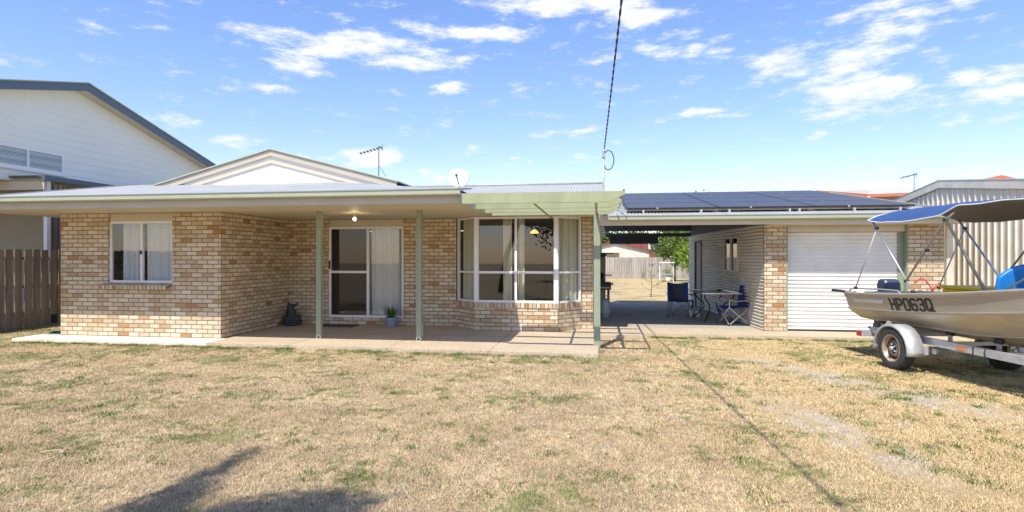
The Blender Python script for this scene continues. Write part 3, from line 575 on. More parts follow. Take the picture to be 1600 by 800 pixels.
# ------------------------------------------------------------------ garage and carport
G = thing('garage', 'cream brick and corrugated garage with roller door and open carport on its left', 'garage')
gxl, gxd0, gxd1, gxr = 3.57, 4.02, 6.44, 7.12; GY = 13.2
w = MB(); wall(w, (gxl,GY), (gxd0,GY), -.05, 2.34, .11); w.build('wall', BR, G)
w = MB(); wall(w, (gxd1,GY), (gxr,GY), -.05, 2.34, .11); w.build('wall', BR, G)
w = MB(); wall(w, (gxr,GY+.11), (gxr,20.5), -.05, 2.34, .11); w.build('wall', BR, G)
B((gxd0+.003,GY+.06,2.15),(gxd1-.003,GY+.12,2.335),'door_head','corr',G)
B((gxd0+.001,GY-.004,0),(gxd0+.03,GY+.2,2.3),'door_jamb','post',G); jb = MB().box((gxd1-.16,GY+.13,0),(gxd1-.002,GY+.16,2.3)); jb.box((gxd1-.03,GY-.004,0),(gxd1-.002,GY+.131,2.3)); jb.build('door_jamb','post',G)
# roller door with real ribs
rd = MB(); pit = .083; rows = []; z = .01
prof = []
while z < 2.16:
    for k in range(7):
        t = k/7; prof.append((z+t*pit, -.024*math.sin(math.pi*min(1, t*1.25))**.7 if t < .8 else 0))
    z += pit
rd.grid(lambda a, b: (gxd0+.03+a*(gxd1-.16-gxd0-.03), GY+.15+prof[int(round(b*(len(prof)-1)))][1], prof[int(round(b*(len(prof)-1)))][0]), 1, len(prof)-1, True)
rdo = rd.build('roller_door', 'roller', G)
B((gxd0+.03,GY+.12,.0),(gxd1-.16,GY+.145,.035),'door_seal','black',rdo)
# corrugated side wall, slightly skewed, with a door and a window
sp0, sp1 = Vector((gxl-.002,GY+.03,0)), Vector((3.07,20.4,0)); SL = (sp1-sp0).length; sd = (sp1-sp0)/SL; sn = Vector((-sd.y, sd.x, 0))
def sidept(u, z, off=0): q = sp0+sd*u+sn*off; return (q.x, q.y, z)
holes = [(1.75,2.95,1.22,2.12),(5.45,6.3,.0,2.13)]
cw = MB(); us = sorted({0, SL, *[h[0] for h in holes], *[h[1] for h in holes]}); pitch = .076
for i in range(len(us)-1):
    zr = [(0,2.34)]
    for h in holes:
        if h[0] < (us[i]+us[i+1])/2 < h[1]: zr = [(0,h[2]),(h[3],2.34)]
    for a, b in zr:
        if b-a < .02: continue
        k = max(2, int((b-a)/pitch*8))
        cw.grid(lambda p, q: sidept(us[i]+p*(us[i+1]-us[i]), a+q*(b-a), .016*math.sin(2*math.pi*(a+q*(b-a))/pitch)), 1, k)
cw.build('corrugated_wall', 'corr', G)
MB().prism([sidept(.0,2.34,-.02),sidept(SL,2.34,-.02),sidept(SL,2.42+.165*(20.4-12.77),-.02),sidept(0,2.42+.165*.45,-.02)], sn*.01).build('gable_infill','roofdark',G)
lin = MB()
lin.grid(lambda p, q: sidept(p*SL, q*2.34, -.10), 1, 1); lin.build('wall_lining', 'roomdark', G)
a, b = sidept(1.75,0,.0), sidept(2.95,0,.0)
gw = frame_rect(MB(), b[:2], a[:2], 1.22, 2.12, .04, .07, [.6]).build('window', 'cream', G); pane(b[:2], a[:2], 1.25, 2.09, 'tint', gw)
q = [sidept(5.5,0,-.03), sidept(6.25,0,-.03)]
gd = MB().prism([sidept(5.5,.02,-.05),sidept(6.25,.02,-.05),sidept(6.25,2.08,-.05),sidept(5.5,2.08,-.05)], sn*.03).build('door', 'beige', G)
fr = MB()
for u0, u1, z0, z1 in ((5.45,5.5,0,2.13),(6.25,6.3,0,2.13),(5.5,6.25,2.08,2.13)): fr.prism([sidept(u0,z0,-.06),sidept(u1,z0,-.06),sidept(u1,z1,-.06),sidept(u0,z1,-.06)], sn*.09)
fr.build('door_frame', 'timber', gd); MB().lathe(sidept(5.58,1.02,.0), [(.001,0),(.025,.01),(.025,.03),(.001,.05)], 12, 'x').build('handle','alu',gd)
# roof
gs = .165; ge = 12.74
r = MB(); sheet(r, (.0,ge,2.50), (1,0,0), (0,1,gs), 7.22, .076, .009, lambda x: 0, lambda x: 7.1); r.build('roof', 'roof', G)
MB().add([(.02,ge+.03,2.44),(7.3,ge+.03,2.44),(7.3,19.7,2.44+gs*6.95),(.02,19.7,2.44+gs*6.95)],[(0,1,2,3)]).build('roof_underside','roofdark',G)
MB().add([(.0,19.7,3.645),(7.22,19.7,3.645),(7.22,24,2.9),(.0,24,2.9)],[(0,1,2,3)]).build('roof','roof',G) if 0 else None
B((.0,ge-.004,2.29),(7.22,ge+.02,2.50),'fascia','cream',G); gutter(.22, 7.38, ge-.005, 2.39, G)
MB().prism([(7.33,ge,2.3),(7.33,ge,2.52),(7.33,19.75,3.69),(7.33,19.75,2.3)], (.025,0,0)).build('barge_board','cream',G)
B((gxl,GY-.45,2.288),(7.32,GY-.0,2.298),'soffit','soffit',G)
# carport timbers
cb = MB()
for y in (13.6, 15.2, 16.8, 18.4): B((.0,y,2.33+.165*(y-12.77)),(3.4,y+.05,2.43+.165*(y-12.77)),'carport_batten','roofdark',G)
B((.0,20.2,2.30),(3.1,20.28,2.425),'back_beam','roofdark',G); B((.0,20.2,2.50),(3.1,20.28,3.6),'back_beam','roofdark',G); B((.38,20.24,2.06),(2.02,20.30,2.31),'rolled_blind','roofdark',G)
cz = MB(); cz.grid(lambda a, b: (.0+3.1*a, 20.24+.012*math.sin(a*3.1/.076*6.283), 2.43+.06*b), 240, 1); cz.build('corrugated_strip', 'corr', G) if 0 else None
for x in (.05, 1.6, 3.02): B((x,20.22,0),(x+.07,20.28,2.30),'post','roofdark',G) if x < .1 else None
# downpipe at the right corner
dp = MB().box((gxr+.02,GY-.06,.0),(gxr+.14,GY+.0,2.42)).build('downpipe','rib',G)

# solar panels, 4 rows of 3 on rails
rail_root = thing('solar_array', 'grid of twelve dark solar panels on rails covering the garage roof', 'solar array')
for gy_ in np.linspace(13.5, 19.0, 6):
    MB().bar((.5,gy_,2.50+gs*(gy_-ge)+.05), (6.8,gy_,2.50+gs*(gy_-ge)+.05), .04, .04).build('rail', 'alu', rail_root)
ft = MB()
for x in (1.0, 2.25, 2.85, 4.1, 4.3, 5.4, 6.3):
    B((x-.02,13.22,2.585),(x+.02,13.30,2.66),'foot','alu',rail_root)
colx = [.62,2.62,4.62]; rown = ['lowest','second lowest','second highest','highest']; coln = ['left','middle','right']
PW, PD = 1.98, 1.49; first = None
for ri in range(4):
    for ci in range(3):
        y = 13.3+ri*1.51; x = colx[ci]+.02
        if first is None:
            t = thing('solar_panel', None, None); t.parent = rail_root; first = t
            MB().box((0,0,0),(PW,PD,.035)).build('frame','pframe',t); gl = MB()
            gl.box((.018,.018,.036),(PW-.018,PD-.018,.0385)); gl.build('cell_sheet','panel',t)
            MB().box((PW*.33,-.012,.01),(PW*.33+.04,.012,.045)).build('clamp','alu',t)
        else:
            t = first.copy(); COL.objects.link(t)
            for ch in list(first.children): c = ch.copy(); COL.objects.link(c); c.parent = t
        t.location = (x, y, 2.50+gs*(y-ge)+.085); t.rotation_euler = (math.atan(gs), 0, 0)

# ------------------------------------------------------------------ roof-top things
def aerial(loc, h, label, back=True, sc=1):
    t = thing('tv_antenna', label, 'antenna', loc)
    MB().tube([(0,0,-.5),(0,0,h)], .014, 6).build('mast','poledark',t)
    MB().tube([(.08*sc,0,h*.93),(-.62*sc,.05,h*.76)], .009, 6).build('boom','poledark',t)
    e = MB()
    for k in range(7):
        x = .06-.10*k; z = h*.93-(.06-x)*.25; L = .16-.012*k; e.tube([(x*sc,-L*sc,z+.02),(x*sc,L*sc,z-.01)], .008, 5); e.box((x*sc-.018,-.018,z-.025),(x*sc+.018,.018,z+.025))
    e.tube([(.1*sc,0,h-.17),(.1*sc,0,h+.02)], .012, 5); e.build('element','poledark',t)
    MB().tube([(0,0,h*.35),(.22*sc,0,-.02)], .007, 5).build('stay','poledark',t)
    return t
aerial((-6.32,16,3.97), .88, 'thin grey tv antenna with short cross bars rising behind the gable')
sdh = thing('satellite_dish', 'pale grey satellite dish on the house roof ridge', 'dish', (-3.52,14.3,3.62)); n = Vector((.25,-.95,.35)).normalized()
dq = n.to_track_quat('Z','Y').to_matrix().to_4x4()
d = MB().lathe((0,0,0), [(.001,-.04),(.10,-.035),(.2,-.02),(.275,.005),(.272,.012),(.2,-.012),(.001,-.03)], 32).build('reflector','dish',sdh); d.matrix_local = dq
MB().tube([(0,0,-.15),(.05,-.42,.0)], .012, 6).build('feed_arm','black',sdh); MB().lathe((.05,-.43,.0), [(.001,-.03),(.025,-.02),(.025,.03),(.001,.04)], 10).build('receiver','black',sdh)
MB().tube([(0,.05,-.02),(0,.1,-.35)], .02, 6).build('mast','steel',sdh)
# service pole with the overhead cable
sp = thing('service_pole', 'slim grey service mast on the roof where the overhead cable lands', 'pole', (.125,14,0))
MB().tube([(0,0,2.7),(0,0,4.08)], .022, 8).build('mast','galv',sp)
cl_ = MB(); cl_.box((-.035,-.03,3.97),(.035,.03,4.10)); cl_.lathe((0,0,4.1), [(.035,0),(.035,.05),(.02,.09),(.001,.1)], 10); cl_.box((-.045,-.04,4.0),(.045,.04,4.03)); cl_.build('insulator','steel',sp)
lpn = [(.02,0,4.10),(.10,0,4.17),(.18,0,4.13),(.24,0,4.0),(.24,0,3.86),(.19,0,3.74),(.11,0,3.69),(.04,0,3.73),(.0,0,3.85),(.02,0,4.0)]
MB().tube(lpn, .014, 6).build('cable_loop','cable',sp)
cb = thing('power_cable', 'twisted black overhead cable running up from the roof mast across the sky', 'cable')
A, Z_ = Vector((.14,13.95,4.2)), Vector((.75,-13,7.9)); cps = [[], []]
for i in range(260):
    t = i/259; p = A.lerp(Z_, t); p.z -= .35*4*t*(1-t)*1.0
    for k in (0,1):
        a = i*1.25+k*math.pi; cps[k].append(p+Vector((math.cos(a)*.009,0,math.sin(a)*.009)))
for k in (0,1): MB().tube(cps[k], .0095, 5).build('strand','cable',cb)
up = thing('power_pole', 'tall timber power pole across the verge holding the overhead cable', 'pole', (.75,-13.1,0)); MB().tube([(0,0,-.2),(0,0,9)], [.16,.12], 12).build('pole','bark',up); MB().bar((-1,0,8.2),(1,0,8.2),.1).build('crossarm','timber',up)

# ------------------------------------------------------------------ small things on the veranda
pt = thing('potted_plant', 'spiky green plant in a blue-grey pot beside the sliding door', 'potted plant', (-4.72,12.72,0))
MB().lathe((0,0,0), [(.001,0),(.10,0),(.115,.02),(.14,.2),(.145,.215),(.13,.215),(.12,.18),(.001,.18)], 24).build('pot','pot',pt)
lv = MB()
for i in range(60):
    a = random.uniform(0, 6.28); ln = random.uniform(.2,.40); tl = random.uniform(.1,.85); b0 = Vector((math.cos(a),math.sin(a),0))*random.uniform(0,.09); s = Vector((-math.sin(a),math.cos(a),0))*.011
    mid = b0+Vector((math.cos(a)*tl*ln*.5,math.sin(a)*tl*ln*.5,ln*.6)); tip = b0+Vector((math.cos(a)*tl*ln,math.sin(a)*tl*ln,ln*(1-tl*.35))); o = Vector((0,0,.18))
    lv.add([b0-s+o,b0+s+o,mid+s+o,mid-s+o,tip+o],[(0,1,2,3),(3,2,4)])
lv.build('foliage','plant',pt)
st = thing('garden_statue', 'dark stone animal garden statue in the veranda corner', 'statue', (-7.12,12.62,0), .3)
def blob(parts, name, m, parent, sub=2, disp=.0):
    bm = bmesh.new()
    for (c, r, rot) in parts:
        g = bmesh.ops.create_icosphere(bm, subdivisions=3, radius=1); mt_ = Matrix.Translation(c) @ Matrix.Rotation(rot, 4, 'Y') @ Matrix.Diagonal((*r,1)); bmesh.ops.transform(bm, matrix=mt_, verts=g['verts'])
    me = bpy.data.meshes.new(name); bm.to_mesh(me); bm.free(); me.materials.append(M[m]); o = bpy.data.objects.new(name, me); COL.objects.link(o); o.parent = parent
    k = o.modifiers.new('r','REMESH'); k.mode = 'VOXEL'; k.voxel_size = .012; k = o.modifiers.new('s','SMOOTH'); k.iterations = 4
    return o
blob([((0,0,.14),(.17,.13,.14),0),((-.02,-.02,.28),(.12,.10,.15),.15),((-.03,-.03,.42),(.085,.08,.10),.1),((.05,-.05,.47),(.07,.05,.04),-.35),((.12,-.05,.505),(.045,.03,.025),-.3),
 ((-.15,0,.12),(.06,.08,.13),0),((.15,0,.12),(.06,.08,.14),0),((-.08,-.10,.10),(.05,.06,.12),.2),((.09,-.11,.10),(.05,.06,.12),-.2),((0,-.12,.04),(.14,.08,.04),0),((-.08,.0,.5),(.03,.025,.05),.2),((.02,.01,.03),(.19,.13,.03),0)],'body','stone',st)
dm = thing('door_mat', 'thin dark brown mat on the veranda slab before the door', 'mat', (-5.9,12.65,0)); MB().box((-.55,-.2,.001),(.35,.22,.018)).build('mat','matm',dm,.004)
ho = thing('garden_hose', 'dark green coiled hose on the lawn at the left wall corner', 'hose', (-11.28,10.75,-.05))
pts = [(math.cos(t)*(.30+.02*math.sin(t*3)), math.sin(t)*.22, .012+.010*(t/6.28)+.004*math.sin(t*5)) for t in np.linspace(0, 6.28*4, 120)]; MB().tube(pts, .013, 6).build('hose','hose',ho)
sk = MB().tube([(-4.62,4.18,GZ+.03),(-4.5,4.25,GZ+.035),(-4.42,4.2,GZ+.03),(-4.38,4.08,GZ+.03),(-4.4,3.98,GZ+.03)], .006, 5).build('dry_stick','straw'); tag(sk, 'thin curved pale stick lying on the lawn near the left', 'stick')

# ------------------------------------------------------------------ carport furniture
def camp_chair(label, loc, rz, m='chairframe'):
    """sits facing -Y (local); width along X"""
    t = thing('camping_chair', label, 'chair', loc, rz, 'blue folding camping chairs')
    w, d = .27, .24
    for s in (-1, 1):
        MB().tube([(s*w,-d,.02),(-s*w*.0,-d-.01,.24),(-s*w,-d,.43)], .010, 6).build('leg', m, t)
        MB().tube([(s*w,d,.02),(0,d+.01,.23),(-s*w,d,.43)], .010, 6).build('leg', m, t)
        MB().tube([(s*w,-d,.02),(s*(w+.01),0,.22),(s*w,d,.42)], .010, 6).build('leg', m, t)
        MB().tube([(s*w,d,.02),(s*(w+.02),0,.22),(s*w,-d,.42),(s*(w+.02),-d-.01,.60)], .010, 6).build('leg', m, t)
        MB().tube([(s*w,d,.02),(s*(w+.005),d+.03,.5),(s*w,d+.07,.92)], .011, 6).build('back_upright', m, t)
        arm = MB(); arm.grid(lambda a, b, s=s: (s*(w+.02)+(b-.5)*.06, -d-.03+a*(2*d+.08), .60-.035*math.sin(math.pi*a)+.02*a), 10, 2); arm.build('armrest', m if m == 'chairframe' else 'black', t, 0, .012)
        MB().lathe((s*w,d,0), [(.001,0),(.02,0),(.018,.03),(.011,.05)], 8).build('foot','black',t); MB().lathe((s*w,-d,0), [(.001,0),(.02,0),(.018,.03),(.011,.05)], 8).build('foot','black',t)
    MB().grid(lambda a, b: ((a-.5)*2*w, -d-.02+b*2*d, .43-.055*math.sin(math.pi*a)*math.sin(math.pi*min(1,b*.9+.1))-.01*b), 10, 8).build('seat','chairblue',t,0,.008)
    bk = MB().grid(lambda a, b: ((a-.5)*2*w, d+.0+.07*b+.05*math.sin(math.pi*a), .40+b*(.53-.035*math.sin(math.pi*a)*1)), 12, 8).build('backrest','chairblue',t,0,.008)
    MB().grid(lambda a, b: ((a-.5)*1.15*w, d+.075*b+.05*math.sin(math.pi*(.21+a*.58))+.008, .44+b*.42), 8, 4).build('back_panel','chairgrey',bk,0,.004)
    MB().grid(lambda a, b: ((a-.5)*1.15*w, d+.075*b+.05*math.sin(math.pi*(.21+a*.58))-.010, .44+b*.42), 8, 4).build('back_panel','chairgrey',bk,0,.004)
    MB().prism([(-w-.03,-d,.42),(-w-.03,-d+.2,.42),(-w-.03,-d+.16,.22),(-w-.03,-d+.03,.22)],(.01,0,0)).build('side_pocket','chairblue',t)
    return t
camp_chair('blue camping chair with its back to the lawn, left of the patio table', (2.22,16.25,0), R(158), 'steel')
camp_chair('blue camping chair with pale frame turned sideways right of the patio table', (3.18,14.35,0), R(-75))
tb = thing('patio_table', 'patio table with glass top and curved dark legs between the camping chairs', 'table', (2.95,15.35,0), R(4))
MB().box((-.5,-.8,.715),(.42,.8,.722)).build('table_top','tint',tb); rmx = MB()
for a, b in (((-.5,-.8,.72),(.42,-.8,.72)),((.42,-.8,.72),(.42,.8,.72)),((.42,.8,.72),(-.5,.8,.72)),((-.5,.8,.72),(-.5,-.8,.72))): rmx.bar(a, b, .035, .03)
rmx.build('table_rim','alu',tb)
for sx in (-1,1):
    for sy in (-1,1):
        MB().tube([(sx*.36-.04,sy*.6,.70),(sx*.34-.04,sy*.5,.6),(sx*.18-.04,sy*.3,.42),(sx*.16-.04,sy*.28,.30),(sx*.28-.04,sy*.48,.12),(sx*.38-.04,sy*.62,.01)], .016, 8).build('leg','black',tb)
mg = thing('green_mug', 'lime green cup standing on the patio table', 'cup', (2.86,14.78,.74)); MB().lathe((0,0,0), [(.001,0),(.035,0),(.042,.11),(.038,.11),(.032,.01),(.001,.01)], 20).build('cup','green',mg)
ash = thing('dark_bowl', 'small dark bowl on the patio table behind the green cup', 'bowl', (2.98,15.1,.74)); MB().lathe((0,0,0), [(.001,0),(.05,0),(.09,.05),(.085,.05),(.045,.01),(.001,.01)], 20).build('bowl','black',ash)
for i, (x, y) in enumerate(((2.46,16.1),(2.62,15.95))):
    c = thing('drink_can', ['white can standing on the slab under the table, the left one','white can standing on the slab under the table, the right one'][i], 'can', (x,y,0), 0, 'cans under the table'); MB().lathe((0,0,0), [(.001,0),(.05,0),(.055,.02),(.055,.15),(.04,.17),(.001,.17)], 16).build('can','white',c)
bq_ = thing('barbecue', 'black gas barbecue half hidden behind the pergola post', 'barbecue', (.0,16.0,0))
MB().box((-.4,-.28,.72),(.34,.28,.92)).build('firebox','black',bq_,.02); MB().prism([(-.35,-.25,.92),(-.35,.25,.92),(-.35,.25,1.12),(-.35,-.05,1.18),(-.35,-.22,1.05)],(.50,0,0)).build('hood','black',bq_,.02)
MB().box((.2,-.3,.86),(.4,.25,.89)).build('side_shelf','black',bq_); MB().box((-.2,-.29,.76),(.30,-.285,.80)).build('trim','tank',bq_)
for x in (-.36,.27):
    for y in (-.24,.24): MB().bar((x,y,.04),(x,y,.72),.045).build('leg','black',bq_); 
MB().box((.24,-.2,.05),(.30,.26,.72)).build('side_panel','black',bq_)
MB().bar((.15,-.3,1.12),(.36,-.3,1.12),.03).build('handle','black',bq_)
gb = thing('gas_bottle', 'pale grey-green gas bottle beneath the barbecue', 'gas bottle', (.17,15.6,0)); MB().lathe((0,0,0), [(.001,.06),(.12,.06),(.15,.1),(.155,.15),(.155,.38),(.13,.46),(.05,.50),(.001,.50)], 24).build('tank','gas',gb)
MB().lathe((0,0,0), [(.11,.0),(.11,.08)], 20).build('foot_ring','gas',gb); MB().tube([(.09,0,.47),(.09,0,.58),(-.09,0,.58),(-.09,0,.47)],.012,6).build('collar','gas',gb)
tk = thing('water_tank', 'tall beige tank with a green lid behind the barbecue by the house wall', 'tank', (-.02,18.2,0)); MB().box((-.02,-.3,0),(.24,.3,1.62)).build('tank','tank',tk,.03); MB().box((-.04,-.32,1.62),(.26,.32,1.74)).build('lid','hose',tk,.02)

# ------------------------------------------------------------------ boat on its trailer (local +Y = aft)
BT = thing('fishing_boat', 'open aluminium fishing boat with blue canopy sitting on the trailer', 'boat', tuple(CR*6.5+CF*8.0), TH)
def hs_(d):    # station by distance d (camera-depth), returns params
    t = (10.0-d)/4.7; t = max(0, min(1, t)); bow = max(0, (t-.62)/.38)
    b = .72*(1-bow**2.2)+.02; bc = .50*(1-max(0,(t-.45)/.55)**1.8)+.005
    zg = .99+.10*t+.30*t*t; zc = .585+.02*t+.42*max(0,(t-.5)/.5)**2; zk = .455+.0*t+.65*max(0,(t-.72)/.28)**2.4; zs = zg-.245
    return b, bc, zg, zs, zc, min(zk, zc-.001+.0), t
def side(d, v):     # v 0 gunwale .. 1 keel; half section (x>=0)
    b, bc, zg, zs, zc, zk, t = hs_(d); xs = b-.055*(1-t*.5)
    pts = [(b,zg),(b-.006,zg-.05),(b-.02,zg-.052),(xs,zs),(xs+.018,zs-.006),(xs+.018,zs-.022),(xs-.004,zs-.03),((xs+bc)/2+.03,(zs+zc)/2-.005),(bc,zc),(bc+.008,zc-.012),(bc*.62,zc-.38*(zc-zk)),(bc*.60,zc-.44*(zc-zk)),(bc*.3,zc-.72*(zc-zk)),(0,zk)]
    k = v*(len(pts)-1); i = int(round(k)); return pts[i]
NP = 13
for_mb = MB()
def hullpt(s):
    def fn(a, b): d = 10.0-4.7*a; x, z = side(d, b); rake = .10*(1-(z-.45)/.6)*0 ; dd = d-(.12*(1-(z-.455)/.55) if a == 0 else 0); return (s*x, dd-8.0, z)
    return fn
h_ = MB(); h_.grid(hullpt(-1), 40, NP, True); h_.grid(hullpt(1), 40, NP, True)
hull = h_.build('hull','hull',BT,0,.006)
es = hull.modifiers.new('e','EDGE_SPLIT'); es.split_angle = R(28)
tr_ = MB(); ring = [hullpt(-1)(0, j/NP) for j in range(NP+1)]+[hullpt(1)(0, j/NP) for j in range(NP-1,-1,-1)]
ring = [(x*.995, y+.004, z) for x, y, z in ring if True]; tr_.poly(ring); tr_.build('transom','hull',BT,0,.01)
gw_ = MB()
for s in (-1,1): gw_.tube([(s*(hs_(10-4.7*i/40)[0]), 10-4.7*i/40-8.0, hs_(10-4.7*i/40)[2]) for i in range(40)], .020, 8)
gw_.tube([(-.72,2.0,.99),(.72,2.0,.99)], .02, 8); gw_.build('gunwale','hullrail',BT)
def strip(off_z, hgt, mat_, name, d0, d1, vtop, n=24, out_=.006):
    m_ = MB()
    def fn(a, b): d = d0+(d1-d0)*a; bb, bc, zg, zs, zc, zk, t = hs_(d); xs = bb-.055*(1-t*.5); z = zg-off_z-hgt*b; f = (zg-.052-z)/(zg-.052-zs); x = (bb-.02)+(xs-bb+.02)*f; return (-(x+out_), d-8.0, z)
    m_.grid(fn, n, 1); return m_.build(name, mat_, BT, 0, .002)
strip(.085, .065, 'white2', 'decal_stripe', 9.75, 8.98, 0); 
# small wordmark-like marks, illegible in the photo, beside the registration lettering
def surf(d, zrel, o=.006):
    bb, bc, zg, zs, zc, zk, t = hs_(d); xs = bb-.055*(1-t*.5); z = zg-zrel; f = (zg-.052-z)/(zg-.052-zs); return Vector((-((bb-.02)+(xs-bb+.02)*f+o), d-8.0, z))
def stroke(mb, P, w, o=.0065):
    for (d0,z0),(d1,z1) in zip(P[:-1], P[1:]):
        l = math.hypot(d1-d0, z1-z0); nx, nz = -(z1-z0)/l*w/2, (d1-d0)/l*w/2; ex, ez = (d1-d0)/l*w/2*.8, (z1-z0)/l*w/2*.8
        q = [surf(d0-ex+nx,z0-ez+nz,o), surf(d1+ex+nx,z1+ez+nz,o), surf(d1+ex-nx,z1+ez-nz,o), surf(d0-ex-nx,z0-ez-nz,o)]; mb.add(q, [(0,1,2,3)]); o += .0002
GL = {'H':[[(0,0),(0,1)],[(.6,0),(.6,1)],[(0,.5),(.6,.5)]], 'P':[[(0,1),(0,0),(.45,0),(.6,.12),(.6,.42),(.45,.54),(0,.54)]], '0':[[(.12,0),(.48,0),(.6,.12),(.6,.88),(.48,1),(.12,1),(0,.88),(0,.12),(.12,0)]],
 '6':[[(.6,.14),(.48,0),(.12,0),(0,.12),(0,.88),(.12,1),(.48,1),(.6,.88),(.6,.6),(.48,.48),(0,.48)]], '3':[[(0,.14),(.12,0),(.48,0),(.6,.12),(.6,.38),(.48,.48),(.2,.48)],[(.48,.48),(.6,.6),(.6,.88),(.48,1),(.12,1),(0,.86)]],
 'Q':[[(.12,0),(.48,0),(.6,.12),(.6,.84),(.46,1),(.12,1),(0,.88),(0,.12),(.12,0)],[(.36,.78),(.72,1.10)]]}
lt = MB(); d0 = 8.83
for i, ch in enumerate('HP063Q'):
    for P in GL[ch]: stroke(lt, [(d0-.152*i-x*.165-y*.055, .070+y*.160) for x, y in P], .033)
lt.build('registration_lettering','ink',BT,0,.001)
lg = MB()
for i in range(9):
    a = 9.68-i*.035; stroke(lg, [(a,.10),(a-.012,.135)], .007); stroke(lg, [(a-.004,.10+.015*(i%2)),(a-.026,.105+.02*((i+1)%2))], .006)
stroke(lg, [(9.60,.145),(9.44,.143)], .007); lg.build('decal_lettering','ink',BT,0,.001)
rb = MB()
for s in (-1,1):
    rb.tube([(s*(hs_(d)[1]+.010), d-8.0, hs_(d)[4]) for d in np.linspace(9.9,5.7,40)], .010, 6)
    rb.tube([(s*(hs_(d)[1]*.80), d-8.0, hs_(d)[4]-.20*(hs_(d)[4]-hs_(d)[5])-.004) for d in np.linspace(9.8,5.8,40)], .009, 6)
rb.build('pressed_rib','hullrail',BT)
rv = MB()
for d in np.arange(9.9,5.9,-.09):
    q = surf(d, .205, .0); rv.lathe(q, [(.006,-.006),(.001,-.009)], 6, 'x')
rv.build('rivets','hullrail',BT)
# fittings
gr = MB()
for s in (-1,):
    gr.tube([(-.70,1.92,1.0),(-.69,1.88,1.055),(-.68,1.72,1.075),(-.66,1.1,1.09),(-.64,.75,1.09),(-.66,.62,1.03)], .014, 8)
gr.build('grab_rail','hullrail',BT); MB().tube([(-.80,2.25,1.015),(-.74,1.98,1.015)], .022, 8).build('rod_holder','black',BT); MB().tube([(-.72,1.98,1.015),(-.68,1.75,1.015)], .012, 8).build('rod_holder','hullrail',BT)
om = MB(); om.prism([(.0,2.02,.98),(.0,2.02,1.14),(.0,2.08,1.22),(.0,2.24,1.22),(.0,2.30,1.12),(.0,2.28,.98)], (.28,0,0)); mot = om.build('outboard_motor','motor',BT,.04)
ol = MB(); ol.box((-.05,2.12,.3),(.05,2.28,1.0)); ol.box((-.02,2.1,.18),(.02,2.36,.42)); ol.box((-.1,1.96,.75),(.1,2.14,.98)); ol.build('outboard_leg','motor',mot,.015)
pr_ = MB()
for k in range(3):
    a = k*2.094; pr_.add([(0,2.38,.28),(math.cos(a)*.1,2.40,.28+math.sin(a)*.1),(math.cos(a+.6)*.11,2.36,.28+math.sin(a+.6)*.11)],[(0,1,2)])
pr_.build('propeller','black',mot,0,.004)
for y in (.9,-.5): B((-.60,y-.14,.72),(.60,y+.14,.76),'bench','hullrail',BT)
sb = MB().grid(lambda a, b: (-.64+.68*a, -.99-.06*b-.05*math.sin(math.pi*a), 1.08+ (.44*min(1, 1.0*(math.sin(math.pi*(.12+.76*a)))**.45))*b), 20, 8)
se = sb.build('seat','seatblue',BT,0,.06); 
k = se.modifiers.new('bv','BEVEL'); k.width = .02; k.segments = 3
MB().lathe((0,0,0), [(.001,0),(.035,0),(.035,.012),(.001,.014)], 16, 'y').build('seat_badge','white',se).location = (-.10,-1.14,1.26)
B((-.53,-1.0,.95),(0.0,-.6,1.03),'seat_base','seatblue',se,.02); MB().tube([(-.26,-.8,.7),(-.26,-.8,.97)],.03,8).build('seat_post','alu',se)
# canopy
def edgez(d):
    return np.interp(d, [4.9,5.6,6.5,7.45,7.75,8.2,9.0,9.35], [2.22,2.26,2.265,2.27,2.175,2.13,2.14,2.20])
def crown(d): return np.interp(d, [4.9,6.5,7.4,7.8,8.6,9.2,9.35], [2.26,2.32,2.35,2.365,2.365,2.36,2.32])
def can(a, b):
    d = 4.9+4.45*b; u = a*2-1; zed, zc = edgez(d), crown(d); pw = np.interp(d, [7.3,8.0], [2.0,3.2])
    return (u*.73, d-8.0, zed+(zc-zed)*(1-abs(u)**pw)+.006*math.sin(d*9+u*3))
ct = MB().grid(can, 28, 60).build('canopy','canvasblue',BT)
MB().grid(lambda a, b: (can(a,b)[0]*.997, can(a,b)[1], can(a,b)[2]-.007), 28, 60).build('lining','canvasgrey',ct)
pp = MB()
pp.tube([can(0,b) for b in np.linspace(0,1,60)], .008, 6); pp.tube([can(1,b) for b in np.linspace(0,1,60)], .008, 6); pp.tube([can(a,1) for a in np.linspace(0,1,28)], .008, 6); pp.build('piping','white',ct)
for s in (-1,1):
    x = s*.70
    MB().tube([(x,1.28,2.19),(x,.33,1.10)], .016, 8).build('canopy_pole','alu',BT)
    MB().tube([(x,1.16,2.05),(x,1.72,1.09)], .010, 8).build('canopy_strut','steel' if s > 0 else 'chairframe',BT)
    MB().tube([(x,-.45,2.19),(x,-.28,2.10),(x,.47,1.26)], .014, 8).build('canopy_pole','steel',BT)
    MB().tube([(x,-.30,2.10),(x,-.98,1.14)], .017, 8).build('canopy_pole','poledark',BT)
    MB().tube([(x,-3.0,2.2),(x,-1.2,1.2)], .012, 8).build('canopy_pole','steel',BT)
    jn = MB()
    for p in ((x,1.16,2.06),(x,1.72,1.09),(x,.47,1.25),(x,.33,1.10),(x,-.29,2.10),(x,.05,1.70)): jn.lathe(p, [(.001,-.025),(.022,-.025),(.022,.025),(.001,.025)], 10, 'y')
    jn.build('joint','black',BT)
yb = thing('yellow_tub', 'yellow plastic tub sitting inside the boat', 'tub', tuple(CR*6.55+CF*8.1+Vector((0,0,.83))), TH)
